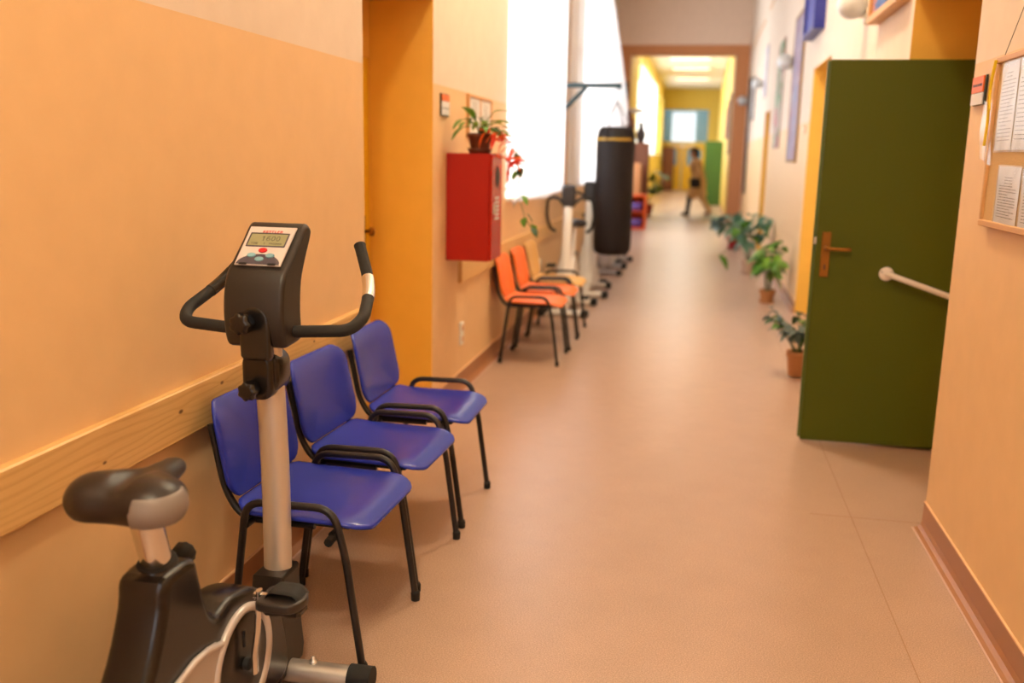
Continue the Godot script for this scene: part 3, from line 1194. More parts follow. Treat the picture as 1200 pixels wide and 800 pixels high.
	letters(dp, "1600", Vector3(0.008, 0.026, 0.0047), 0.023, M.lcd_ink, "Droid Sans Mono", 400, 0.0)
	letters(dp, "TIME   S  PROGRAM", Vector3(0.0, 0.0075, 0.0047), 0.0085, M.lcd_ink, "Droid Sans Mono", 400, 0.0)
	letters(dp, "KETTLER", Vector3(0.004, 0.0525, 0.0032), 0.0115, M.red_print, "Droid Sans", 800, 0.12, 1.25)
	var gp := begin()
	var arcp := PackedVector2Array()
	for k in 15:
		var a2 := PI * k / 14.0
		arcp.append(Vector2(cos(a2) * 0.060, -0.066 + sin(a2) * 0.036))
	extrude(gp, arcp, 0.002, 0.0005, Transform3D(Basis(), Vector3(0, 0, 0.0036)))
	part("button_field", gp, M.panel_grey, dp)
	for q in [[Vector2(0.0, -0.0175), 0.0125, 0.0085, "red_print"], [Vector2(-0.026, -0.036), 0.0125, 0.008, "button_blue"], [Vector2(0.026, -0.036), 0.0125, 0.008, "button_blue"], [Vector2(0.0, -0.049), 0.0125, 0.008, "button_blue"]]:
		var bt := begin()
		var ell := PackedVector2Array()
		for k in 16:
			ell.append(Vector2(cos(TAU * k / 16.0) * q[1], sin(TAU * k / 16.0) * q[2]))
		extrude(bt, ell, 0.004, 0.0012, Transform3D(Basis(), Vector3(q[0].x, q[0].y, 0.0052)))
		part("button", bt, M[q[3]], dp)
	for sg in [-1.0, 1.0]:
		var sl := begin()
		cbox(sl, Vector3(sg * 0.040, -0.066, 0.0045), Vector3(0.022, 0.007, 0.003), 0.001)
		part("slot", sl, M.rubber, dp)
	# handlebar: one bent tube through the head, foam on it
	var hb := begin()
	var sides := {}
	for sg in [1.0, -1.0]:
		var q := [Vector3(sg * 0.163, 1.228, -0.265), Vector3(sg * 0.222, 1.125, -0.185), Vector3(sg * 0.258, 1.062, -0.03), Vector3(sg * 0.236, 1.036, 0.022), Vector3(sg * 0.07, 1.026, 0.03)]
		sides[sg] = rounded(q, 0.07, 7)
		tube(hb, sides[sg], 0.0165, 16)
	var hbp := part("handlebar", hb, M.foam, t)
	for sg in [-1.0, 1.0]:
		var way: PackedVector3Array = sides[sg]
		var pad := begin()
		tube(pad, way.slice(3, 9), 0.0178, 16)
		part("pulse_sensor", pad, M.chrome if sg > 0 else M.gloss_black, hbp)
		var tip := begin()
		rod(tip, way[0], way[0] + (way[0] - way[1]).normalized() * 0.006, 0.0175, 16)
		part("grip_cap", tip, M.rubber, hbp)
	# body fairing (z, y)
	var body := begin()
	var bp := smooth_poly([Vector2(0.645, 0.592), Vector2(0.66, 0.53), Vector2(0.71, 0.43), Vector2(0.79, 0.33), Vector2(0.86, 0.22), Vector2(0.87, 0.10), Vector2(0.80, 0.055), Vector2(0.50, 0.045), Vector2(0.20, 0.045), Vector2(0.07, 0.06), Vector2(0.06, 0.16), Vector2(0.10, 0.27), Vector2(0.18, 0.355), Vector2(0.26, 0.405), Vector2(0.36, 0.425), Vector2(0.435, 0.415), Vector2(0.475, 0.46), Vector2(0.505, 0.56), Vector2(0.52, 0.598), Vector2(0.585, 0.605)], 3)
	extrude(body, bp, 0.118, 0.022, zy)
	part("body_fairing", body, M.gloss_black, t)
	# silver trims and crank on both sides
	for sg in [1.0, -1.0]:
		var pan := begin()
		var pp := smooth_poly([Vector2(0.44, 0.345), Vector2(0.52, 0.365), Vector2(0.62, 0.355), Vector2(0.72, 0.315), Vector2(0.80, 0.245), Vector2(0.83, 0.14), Vector2(0.78, 0.085), Vector2(0.60, 0.075), Vector2(0.45, 0.085), Vector2(0.475, 0.16), Vector2(0.485, 0.25)], 3)
		extrude(pan, pp, 0.022, 0.006, zy.translated(Vector3(sg * 0.056, 0, 0)))
		var sp := part("side_panel", pan, M.silver_plastic, t)
		var rim := begin()
		tube(rim, PackedVector3Array([Vector3(sg * 0.066, 0.345, 0.44), Vector3(sg * 0.066, 0.362, 0.50), Vector3(sg * 0.066, 0.366, 0.56), Vector3(sg * 0.066, 0.354, 0.63), Vector3(sg * 0.066, 0.316, 0.72), Vector3(sg * 0.066, 0.245, 0.80), Vector3(sg * 0.066, 0.14, 0.83)]), 0.008, 10)
		part("panel_rim", rim, M.silver_light, sp)
		var toX := Transform3D(Basis(Vector3.BACK, -PI / 2 * sg), Vector3(sg * 0.055, 0.235, 0.335))
		var ring := begin()
		lathe(ring, [Vector2(0.148, 0.0), Vector2(0.151, 0.010), Vector2(0.146, 0.018), Vector2(0.134, 0.018), Vector2(0.128, 0.012), Vector2(0.128, 0.0)], 40, toX)
		var rp := part("crank_ring", ring, M.silver_light, t)
		var disc := begin()
		lathe(disc, [Vector2(0.129, 0.006), Vector2(0.124, 0.011), Vector2(0.06, 0.013), Vector2(0.03, 0.014), Vector2(0.0, 0.014)], 40, toX)
		part("crank_disc", disc, M.gloss_black, rp)
		var slot := begin()
		cbox(slot, Vector3(sg * 0.0695, 0.302, 0.335), Vector3(0.004, 0.045, 0.007), 0.001)
		part("slot", slot, M.rubber, rp)
		# crank arm: up on the near side, down on the far side
		var dirv := Vector3(0, 1.0 * sg, 0.02).normalized()
		var c0 := Vector3(sg * 0.096, 0.235, 0.335)
		var hubm := begin()
		rod(hubm, Vector3(sg * 0.05, 0.235, 0.335), Vector3(sg * 0.082, 0.235, 0.335), 0.016, 12)
		part("crank_axle", hubm, M.rubber, t)
		var arm := begin()
		tube(arm, PackedVector3Array([c0 - dirv * 0.022, c0 - dirv * 0.012, c0, c0 + dirv * 0.03, c0 + dirv * 0.09 + Vector3(sg * 0.010, 0, 0), c0 + dirv * 0.190 + Vector3(sg * 0.020, 0, 0), c0 + dirv * 0.206 + Vector3(sg * 0.020, 0, 0)]), 0.007, 10, -1.0, 0.012, true, Vector3(1, 0, 0))
		var armp := part("crank_arm", arm, M.chrome, t)
		var pe := c0 + dirv * 0.190 + Vector3(sg * 0.02, 0, 0)
		var ax := begin()
		rod(ax, pe - Vector3(sg * 0.012, 0, 0), pe + Vector3(sg * 0.03, 0, 0), 0.0105, 14)
		part("pedal_axle", ax, M.chrome, armp)
		var pd := begin()
		var ppoly := smooth_poly([Vector2(0.012, 0.046), Vector2(0.06, 0.053), Vector2(0.105, 0.045), Vector2(0.122, 0.0), Vector2(0.105, -0.045), Vector2(0.06, -0.053), Vector2(0.012, -0.046), Vector2(0.008, 0.0)], 4)
		extrude(pd, ppoly, 0.024, 0.006, Transform3D(Basis(Vector3(sg, 0, 0), Vector3(0, 0, sg), Vector3(0, -1, 0)), pe + Vector3(0, -0.004, 0)))
		var pdp := part("pedal", pd, M.plastic_black, t)
		var strap := begin()
		var sp2 := rounded([pe + Vector3(sg * 0.022, 0.004, -0.01), pe + Vector3(sg * 0.035, 0.022, -0.01), pe + Vector3(sg * 0.095, 0.022, -0.01), pe + Vector3(sg * 0.112, 0.002, -0.01)], 0.02, 5)
		tube(strap, sp2, 0.0035, 10, -1.0, 0.034)
		part("pedal_strap", strap, M.rubber, pdp)
		var wgt := begin()
		cbox(wgt, pe + Vector3(sg * 0.066, -0.026, 0), Vector3(0.10, 0.026, 0.055), 0.008)
		part("pedal_weight", wgt, M.gloss_black, pdp)
	# saddle post, collar and knob
	var post := begin()
	rod(post, Vector3(0, 0.56, 0.567), Vector3(0, 0.745, 0.622), 0.034, 24)
	part("saddle_post", post, M.chrome, t)
	var coll := begin()
	var pb2 := Basis(Vector3.RIGHT, 0.289)
	lathe(coll, [Vector2(0.0, -0.02), Vector2(0.044, -0.02), Vector2(0.044, 0.004), Vector2(0.040, 0.009), Vector2(0.0345, 0.009)], 20, Transform3D(pb2, Vector3(0, 0.606, 0.581)))
	part("post_collar", coll, M.rubber, t)
	var kn := begin()
	lathe(kn, [Vector2(0.0, 0.0), Vector2(0.015, 0.0), Vector2(0.015, 0.02), Vector2(0.027, 0.024), Vector2(0.028, 0.05), Vector2(0.024, 0.056), Vector2(0.0, 0.057)], 28, Transform3D(Basis(Vector3.RIGHT, -PI / 2 + 0.25), Vector3(0.0, 0.572, 0.515)), 9, 0.10)
	part("height_knob", kn, M.rubber, t)
	# saddle
	var bones := [
		[Vector3(-0.060, 0.0, 0.0), Vector3(0.060, 0.0, 0.0), 0.066, 0.066],
		[Vector3(-0.066, 0.004, 0.008), Vector3(-0.058, 0.0, -0.035), 0.063, 0.050],
		[Vector3(0.066, 0.004, 0.008), Vector3(0.058, 0.0, -0.035), 0.063, 0.050],
		[Vector3(0.0, 0.0, -0.02), Vector3(0.0, 0.012, -0.185), 0.062, 0.032],
	]
	var bf := blend_field(bones, 0.05)
	var squash := Vector3(0.94, 0.72, 0.94)
	var core := func(p: Vector3) -> float:
		var d: float = bf.call(p)
		d = maxf(d, -p.y - 0.042)
		# channel along the middle of the top
		var ch := Vector2(p.x, p.y - 0.075).length() - 0.022
		return -smin(-d, ch, 0.02)
	var sad := begin()
	nets(sad, Vector3(-0.15, -0.06, -0.24), Vector3(0.15, 0.10, 0.09), 0.007, core, squash)
	var smesh := part("saddle", sad, M.vinyl, t)
	var place := Transform3D(Basis(Vector3.RIGHT, 0.03), Vector3(-0.012, 0.778, 0.655))
	smesh.transform = place
	for sg in [1.0]:
		var wing := begin()
		var wf := func(p: Vector3) -> float:
			var d: float = float(core.call(p)) - 0.0025
			return maxf(d, maxf(0.052 - sg * p.x + p.y * 0.15, maxf(-0.030 - p.z, p.y - 0.046)))
		nets(wing, Vector3(-0.15, -0.06, -0.06), Vector3(0.15, 0.10, 0.09), 0.0055, wf, squash)
		part("saddle_wing", wing, M.vinyl_grey, smesh)

func star_knob(parent: Node, at: Vector3, r: float, depth: float):
	var st := begin()
	var t := Transform3D(Basis(Vector3.RIGHT, PI / 2), at)
	lathe(st, [Vector2(0.0, -0.01), Vector2(r * 0.8, -0.01), Vector2(r * 0.85, depth * 0.35), Vector2(r, depth * 0.42), Vector2(r, depth * 0.9), Vector2(r * 0.88, depth), Vector2(r * 0.5, depth * 1.02), Vector2(0.0, depth * 0.98)], 42, t, 7, 0.16)
	var k := part("star_knob", st, M.gloss_black, parent)

func letters(parent: Node, txt: String, at: Vector3, size: float, m: Material, font: String, weight: int, slant: float, stretch := 1.0):
	var f := SystemFont.new()
	f.font_names = PackedStringArray([font])
	f.font_weight = weight
	var tm := TextMesh.new()
	tm.text = txt
	tm.font = f
	tm.font_size = 64
	tm.pixel_size = size / 64.0
	tm.depth = 0.0006
	var o := MeshInstance3D.new()
	o.name = "lettering"
	o.mesh = tm
	o.material_override = m
	o.transform = Transform3D(Basis(Vector3(stretch, 0, 0), Vector3(slant, 1, 0), Vector3(0, 0, 1)), at)
	parent.add_child(o, true)

# ------------------------------------------------------------------ green door
func build_green_door():
	var z := -5.125
	var t := thing("open_door", "dark green open door leaf with brass lever and white bar", "door", Vector3(0.60, 0, z))
	var leaf := begin()
	cbox(leaf, Vector3(0.455, 1.006, 0.014), Vector3(0.885, 1.985, 0.028), 0.003)
	part("leaf", leaf, M.green_door, t)
	var rebate := begin()
	cbox(rebate, Vector3(0.45, 1.008, -0.014), Vector3(0.90, 1.976, 0.022), 0.002)
	part("rebate", rebate, M.green_edge, t)
	var pl := begin()
	cbox(pl, Vector3(0.062, 1.02, 0.031), Vector3(0.044, 0.235, 0.007), 0.003)
	var plate := part("handle_plate", pl, M.brass, t)
	var lev := begin()
	tube(lev, rounded([Vector3(0.060, 1.055, 0.032), Vector3(0.060, 1.055, 0.075), Vector3(0.165, 1.052, 0.078), Vector3(0.178, 1.052, 0.072)], 0.018, 5), 0.0095, 12)
	part("lever", lev, M.brass, plate)
	var key := begin()
	cbox(key, Vector3(0.062, 0.955, 0.0355), Vector3(0.008, 0.026, 0.002), 0.0005)
	part("keyhole", key, M.ink, plate)
	var latch := begin()
	cbox(latch, Vector3(0.009, 1.09, 0.014), Vector3(0.014, 0.035, 0.016), 0.002)
	part("latch", latch, M.silver_light, t)
	# slanted white bar on two flanges
	var a := Vector3(0.372, 0.932, 0.028)
	var b := Vector3(0.80, 0.80, 0.028)
	var bar := begin()
	tube(bar, rounded([a, a + Vector3(0.03, -0.006, 0.065), b + Vector3(-0.03, 0.006, 0.095), b], 0.035, 6), 0.0145, 14)
	var barp := part("grab_bar", bar, M.white_enamel, t)
	for p in [a, b]:
		var fl := begin()
		lathe(fl, [Vector2(0.0, 0.010), Vector2(0.030, 0.009), Vector2(0.036, 0.004), Vector2(0.036, 0.0)], 24, Transform3D(Basis(Vector3.RIGHT, PI / 2), p))
		var f := part("flange", fl, M.white_enamel, barp)
		for s in [-1.0, 1.0]:
			var sc := begin()
			lathe(sc, [Vector2(0.0, 0.012), Vector2(0.004, 0.012), Vector2(0.005, 0.009)], 8, Transform3D(Basis(Vector3.RIGHT, PI / 2), p + Vector3(s * 0.024, 0.010, 0)))
			part("screw", sc, M.chain, barp)
	for y in [0.25, 1.75]:
		var h := begin()
		rod(h, Vector3(0.905, y - 0.04, -0.02), Vector3(0.905, y + 0.04, -0.02), 0.009)
		part("hinge", h, M.silver, t)

# ------------------------------------------------------------------ right wall
func text_lines(parent: Node, w: float, h: float, n: int, sd: int, z: float, top: float, heading := 0):
	# rows of small print on a sheet, as one inked layer: words as short strokes
	var r := RandomNumberGenerator.new()
	r.seed = sd
	var st := begin()
	flat(st)
	var yy := top
	var pitch := (top + h * 0.5 - 0.02) / n
	for i in n:
		var x := -w * 0.5
		var endx := w * 0.5 - (r.randf_range(0.0, w * 0.5) if r.randf() < 0.25 else 0.0)
		if i < heading:
			x = -w * 0.22
			endx = w * 0.22
		while x < endx:
			var L := r.randf_range(0.006, 0.022)
			var y := top - i * pitch
			var hh := 0.0014
			quad(st, Vector3(x, y - hh, z), Vector3(x, y + hh, z), Vector3(minf(x + L, endx), y + hh, z), Vector3(minf(x + L, endx), y - hh, z))
			x += L + 0.004
	part("print", st, M.ink, parent)

func sheet(called: String, label: String, parent_tf: Transform3D, w: float, h: float, n: int, sd: int, heading: int, sleeve: bool):
	var o := Node3D.new()
	o.name = numbered(called)
	add_child(o)
	o.transform = parent_tf
	tag(o, label, "notice", "notices pinned on the cork board")
	var st := begin()
	cbox(st, Vector3(0, 0, 0.0005), Vector3(w, h, 0.0008), 0.0)
	var p := part("paper", st, M.paper, o)
	text_lines(p, w * 0.78, h, n, sd, 0.0013, h * 0.5 - 0.035, heading)
	if sleeve:
		var s := begin()
		soft(s)
		var r := RandomNumberGenerator.new()
		r.seed = sd + 3
		var nx := 8
		var ny := 10
		var g := []
		for j in ny + 1:
			for i in nx + 1:
				var edge := 0.0 if i == 0 or i == nx or j == 0 or j == ny else 1.0
				g.append(Vector3(lerpf(-w * 0.53, w * 0.53, float(i) / nx), lerpf(-h * 0.525, h * 0.525, float(j) / ny), 0.0025 + edge * r.randf_range(0.0, 0.0028)))
		for j in ny:
			for i in nx:
				quad(s, g[j * (nx + 1) + i], g[(j + 1) * (nx + 1) + i], g[(j + 1) * (nx + 1) + i + 1], g[j * (nx + 1) + i + 1])
		part("plastic_sleeve", s, M.sleeve, o)

func right_tf(y: float, z: float, off := 0.0, roll := 0.0) -> Transform3D:
	# local x runs toward the camera (+z), normal faces into the corridor (-x)
	return Transform3D(Basis(Vector3(0, 0, 1), Vector3(0, 1, 0), Vector3(-1, 0, 0)) * Basis(Vector3.BACK, roll), Vector3(XR - off, y, z))

func build_right_wall_things():
	# cork notice board, hung on a wire
	var bz0 := -3.585
	var bw := 1.0
	var bh := 0.57
	var t := thing("notice_board", "cork notice board in a pale wooden frame hung on a wire", "notice board", Vector3(XR - 0.012, 1.572, bz0 + bw * 0.5), -PI / 2)
	var cork := begin()
	cbox(cork, Vector3(0, 0, 0), Vector3(bw - 0.02, bh - 0.02, 0.012), 0.0)
	part("cork_sheet", cork, M.cork, t)
	for q in [[Vector3(0, bh * 0.5 - 0.011, 0.004), Vector3(bw, 0.022, 0.026)], [Vector3(0, -bh * 0.5 + 0.011, 0.004), Vector3(bw, 0.022, 0.026)], [Vector3(-bw * 0.5 + 0.009, 0, 0.004), Vector3(0.018, bh - 0.044, 0.024)], [Vector3(bw * 0.5 - 0.009, 0, 0.004), Vector3(0.018, bh - 0.044, 0.024)]]:
		var fr := begin()
		cbox(fr, q[0], q[1], 0.003)
		part("frame_rail", fr, M.frame_wood, t)
	var wire := begin()
	tube(wire, PackedVector3Array([Vector3(-0.43, bh * 0.5 - 0.01, 0.014), Vector3(-0.2, bh * 0.5 + 0.26, 0.0), Vector3(0.0, bh * 0.5 + 0.48, 0.0), Vector3(0.2, bh * 0.5 + 0.26, 0.0), Vector3(0.43, bh * 0.5 - 0.01, 0.014)]), 0.0012, 6)
	part("hanging_wire", wire, M.wire, t)
	sheet("notice", "long printed notice in a plastic sleeve at the top corner of the cork board", right_tf(1.688, -3.438, 0.020, 0.012), 0.172, 0.285, 19, 1, 2, true)
	sheet("notice", "long printed notice in a plastic sleeve beside the corner one", right_tf(1.688, -3.252, 0.020, -0.01), 0.172, 0.285, 17, 2, 2, true)
	sheet("notice", "single printed page with a centred heading on the lower cork board", right_tf(1.396, -3.325, 0.020, -0.012), 0.225, 0.192, 15, 3, 3, true)
	sheet("notice", "printed page on the lower cork board beside the page with a heading", right_tf(1.392, -3.075, 0.020, 0.015), 0.225, 0.192, 14, 4, 3, true)
	# loose plastic pocket with a yellow ribbon
	var pk := thing("plastic_pocket", "empty clear plastic pocket with yellow ribbon hanging off the board's edge", "plastic pocket", Vector3(XR - 0.004, 1.622, -3.645), -PI / 2)
	var ps := begin()
	soft(ps)
	for i in 6:
		for j in 6:
			var f := func(a: int, b: int) -> Vector3:
				return Vector3(-0.055 + 0.024 * a + 0.006 * b * 0.5, 0.10 - 0.034 * b - 0.004 * a, 0.004 + 0.012 * sin(a * 1.1 + b * 0.5) * 0.5 + 0.014)
			quad(ps, f.call(i, j), f.call(i + 1, j), f.call(i + 1, j + 1), f.call(i, j + 1))
	part("pocket", ps, M.sleeve, pk)
	var rb := begin()
	tube(rb, rounded([Vector3(0.075, 0.225, 0.03), Vector3(0.055, 0.16, 0.032), Vector3(0.045, 0.10, 0.03), Vector3(0.03, 0.03, 0.022), Vector3(0.012, -0.06, 0.02)], 0.03, 4), 0.0012, 6, -1.0, 0.006)
	tube(rb, rounded([Vector3(0.05, 0.13, 0.032), Vector3(0.075, 0.08, 0.034), Vector3(0.085, 0.06, 0.034)], 0.02, 4), 0.0012, 6, -1.0, 0.003)
	part("ribbon", rb, M.yellow_ribbon, pk)
	# door sign at the corner
	var sg := thing("door_sign", "small orange and white door sign on a dark plate by the corner", "sign", Vector3(XR - 0.001, 1.768, -3.838), -PI / 2)
	var d := begin()
	cbox(d, Vector3(0.006, -0.004, 0.004), Vector3(0.15, 0.105, 0.008), 0.001)
	part("back_plate", d, M.sign_dark, sg)
	var s1 := begin()
	cbox(s1, Vector3(-0.004, 0.018, 0.0105), Vector3(0.142, 0.058, 0.006), 0.001)
	var so := part("orange_field", s1, M.sign_orange, sg)
	var ln := begin()
	flat(ln)
	for q in [[-0.062, -0.036], [-0.032, -0.004], [0.0, 0.022], [0.026, 0.056]]:
		quad(ln, Vector3(q[0], 0.011, 0.0137), Vector3(q[0], 0.020, 0.0137), Vector3(q[1], 0.020, 0.0137), Vector3(q[1], 0.011, 0.0137))
	part("print", ln, M.ink, so)
	var s2 := begin()
	cbox(s2, Vector3(-0.004, -0.034, 0.0105), Vector3(0.142, 0.042, 0.006), 0.001)
	part("white_field", s2, M.paper, sg)
	# framed box picture near the recess
	picture("box_picture", "photo picture in a deep pale wooden box frame above the green door", 2.585, -5.76, 0.90, 0.56, 0.07, M.frame_wood, photo_mat(5, [Color(0.10, 0.12, 0.20), Color(0.20, 0.35, 0.62), Color(0.72, 0.40, 0.28), Color(0.75, 0.68, 0.55), Color(0.15, 0.13, 0.12)], 0.05))
	picture("blue_picture", "deep blue framed panel high on the wall above the plants", 3.05, -9.45, 0.95, 0.82, 0.10, mat(Color(0.05, 0.09, 0.48), 0.4), mat(Color(0.06, 0.12, 0.58), 0.45))
	picture("tapestry", "tall narrow lavender patterned tapestry with gold edge on the right wall", 2.28, -11.15, 1.05, 1.62, 0.025, mat(Color(0.55, 0.40, 0.18), 0.6), photo_mat(6, [Color(0.48, 0.42, 0.54), Color(0.58, 0.50, 0.60), Color(0.45, 0.48, 0.62), Color(0.56, 0.38, 0.46), Color(0.64, 0.60, 0.66)], 0.03), 0.035)
	picture("abstract_painting", "unframed red green and pink abstract painting beside the lavender tapestry", 2.36, -13.65, 1.05, 1.42, 0.02, mat(Color(0.50, 0.34, 0.18), 0.7), photo_mat(7, [Color(0.66, 0.14, 0.18), Color(0.75, 0.45, 0.48), Color(0.14, 0.45, 0.20), Color(0.78, 0.70, 0.66), Color(0.72, 0.22, 0.28), Color(0.12, 0.14, 0.24)], 0.022), 0.0)
	picture("small_print", "narrow pale blue print on the right wall beyond the abstract painting", 2.95, -16.9, 0.7, 0.85, 0.02, mat(Color(0.72, 0.68, 0.70), 0.6), photo_mat(8, [Color(0.70, 0.70, 0.80), Color(0.86, 0.84, 0.86), Color(0.62, 0.62, 0.76)], 0.03), 0.04)
	picture("dark_banner", "long dark maroon wall banner hanging near the brown portal", 2.0, -22.3, 0.75, 2.55, 0.03, mat(Color(0.16, 0.08, 0.09), 0.7), photo_mat(9, [Color(0.20, 0.10, 0.13), Color(0.28, 0.15, 0.19), Color(0.14, 0.08, 0.10)], 0.03), 0.02)
	picture("white_print", "white framed print on the right wall beside the dark maroon banner", 2.72, -20.6, 0.8, 0.85, 0.03, mat(Color(0.30, 0.22, 0.20), 0.6), photo_mat(10, [Color(0.85, 0.84, 0.84), Color(0.70, 0.72, 0.76), Color(0.90, 0.88, 0.86)], 0.03), 0.04)
	# globe wall lamps, switched off by day
	for q in [[-6.62, 2.42, "white globe wall lamp beside the box picture above the green door"], [-11.75, 2.55, "white globe wall lamp at the edge of the lavender tapestry"], [-17.6, 2.74, "white globe wall lamp beyond the narrow pale blue print"]]:
		var g := thing("globe_lamp", q[2], "wall lamp", Vector3(XR, q[1], q[0]), -PI / 2, "white globe wall lamps")
		var bp := begin()
		lathe(bp, [Vector2(0.0, 0.03), Vector2(0.05, 0.03), Vector2(0.06, 0.02), Vector2(0.06, 0.0)], 20, Transform3D(Basis(Vector3.RIGHT, PI / 2), Vector3.ZERO))
		part("base", bp, M.white_plastic, g)
		var nk := begin()
		tube(nk, rounded([Vector3(0, 0, 0.02), Vector3(0, 0, 0.09), Vector3(0, 0.02, 0.10)], 0.02), 0.018, 12)
		part("neck", nk, M.white_plastic, g)
		var sp := SphereMesh.new()
		sp.radius = 0.095
		sp.height = 0.19
		mesh_part("lamp_globe", sp, M.globe, g, Vector3(0, 0.07, 0.105))
	# switch
	var sw := thing("light_switch", "small brown and white light switch on the right wall beside the doorway", "light switch", Vector3(XR, 1.80, -9.93), -PI / 2)
	var s3 := begin()
	cbox(s3, Vector3(0, 0, 0.006), Vector3(0.085, 0.085, 0.012), 0.003)
	part("plate", s3, M.frame_wood, sw)
	var s4 := begin()
	cbox(s4, Vector3(0, -0.004, 0.014), Vector3(0.05, 0.05, 0.008), 0.002)
	part("rocker", s4, M.white_plastic, sw)
	# cable ducts high on the wall
	for q in [[3.98, -13.2, -17.0], [3.95, -18.2, -23.0]]:
		var cd := begin()
		cbox(cd, Vector3(XR - 0.008, q[0], (q[1] + q[2]) * 0.5), Vector3(0.016, 0.03, absf(q[2] - q[1])), 0.003)
		var o := part(numbered("cable_duct"), cd, M.frame_wood, self)
		tag(o, "thin cable duct high on the right wall %s" % ("above the abstract painting" if q[1] > -15 else "above the dark maroon banner"), "cable duct")

# picture on the right wall: y centre, z centre, width, height, depth
func picture(called: String, label: String, y: float, z: float, w: float, h: float, depth: float, frame_m: Material, art: Material, border := 0.045):
	var t := thing(called, label, "picture", Vector3(XR, y, z), -PI / 2)
	var a := begin()
	flat(a)
	var b := maxf(border, 0.001)
	cbox(a, Vector3(0, 0, depth * 0.4), Vector3(w - b, h - b, depth * 0.6), 0.001)
	var art_p := begin()
	quad_uv(art_p, Vector3(-w * 0.5 + b, -h * 0.5 + b, depth * 0.72), Vector3(w - b * 2, 0, 0), Vector3(0, h - b * 2, 0))
	part("backing", a, frame_m, t)
	mesh_part("picture_face", art_p.commit(), art, t)
	if border > 0.0:
		for q in [[Vector3(0, h * 0.5 - b * 0.5, depth * 0.5), Vector3(w, b, depth)], [Vector3(0, -h * 0.5 + b * 0.5, depth * 0.5), Vector3(w, b, depth)], [Vector3(-w * 0.5 + b * 0.5, 0, depth * 0.5), Vector3(b, h - 2 * b, depth)], [Vector3(w * 0.5 - b * 0.5, 0, depth * 0.5), Vector3(b, h - 2 * b, depth)]]:
			var f := begin()
			cbox(f, q[0], q[1], 0.004)
			part("frame_rail", f, frame_m, t)

func quad_uv(st: SurfaceTool, o: Vector3, u: Vector3, v: Vector3):
	flat(st)
	var n := u.cross(v).normalized()
	for q in [[0, 0], [0, 1], [1, 1], [0, 0], [1, 1], [1, 0]]:
		st.set_normal(n)
		st.set_uv(Vector2(q[0], 1 - q[1]))
		st.add_vertex(o + u * q[0] + v * q[1])

func photo_mat(sd: int, cols: Array, freq: float) -> StandardMaterial3D:
	var n := FastNoiseLite.new()
	n.seed = sd
	n.frequency = freq
	n.noise_type = FastNoiseLite.TYPE_CELLULAR
	n.cellular_return_type = FastNoiseLite.RETURN_CELL_VALUE
	n.domain_warp_enabled = true
	n.domain_warp_amplitude = 30.0
	var w := 96
	var h := 128
	var img := Image.create(w, h, false, Image.FORMAT_RGB8)
	for y in h:
		for x in w:
			var v := clampf(n.get_noise_2d(x, y) * 0.5 + 0.5, 0.0, 0.999)
			img.set_pixel(x, y, cols[int(v * cols.size())])
	var m := mat(Color(1, 1, 1), 0.6)
	m.albedo_texture = ImageTexture.create_from_image(img)
	return m

# ------------------------------------------------------------------ left wall things
func rail(called: String, label: String, y0: float, y1: float, z0: float, z1: float, m: Material):
	var st := begin()
	flat(st)
	var x0 := XL
	var x1 := XL + 0.026
	var c := 0.004
	# profile around (x, y); v over the front face
	var prof := [[Vector2(x0, y1), 0.0], [Vector2(x1 - c, y1), 0.16], [Vector2(x1, y1 - c), 0.2], [Vector2(x1, y0 + c), 0.98], [Vector2(x1 - c, y0), 1.0], [Vector2(x0, y0), 0.9]]
	for i in prof.size() - 1:
		var p: Vector2 = prof[i][0]
		var q: Vector2 = prof[i + 1][0]
		var pts := [[p, prof[i][1], z0, 0.0], [q, prof[i + 1][1], z0, 0.0], [q, prof[i + 1][1], z1, 1.0], [p, prof[i][1], z1, 1.0]]
		for k in [0, 2, 1, 0, 3, 2]:
			st.set_uv(Vector2(pts[k][3], pts[k][1]))
			st.add_vertex(Vector3(pts[k][0].x, pts[k][0].y, pts[k][2]))
	for z in [z0, z1]:
		for i in range(1, prof.size() - 1):
			for v in [prof[0][0], prof[i][0], prof[i + 1][0]]:
				st.set_uv(Vector2(0.5, 0.5))
				st.add_vertex(Vector3(v.x, v.y, z))
	st.generate_normals()
	var o := MeshInstance3D.new()
	o.name = numbered(called)
	o.mesh = st.commit()
	o.material_override = m
	add_child(o)
	tag(o, label, "wall rail")

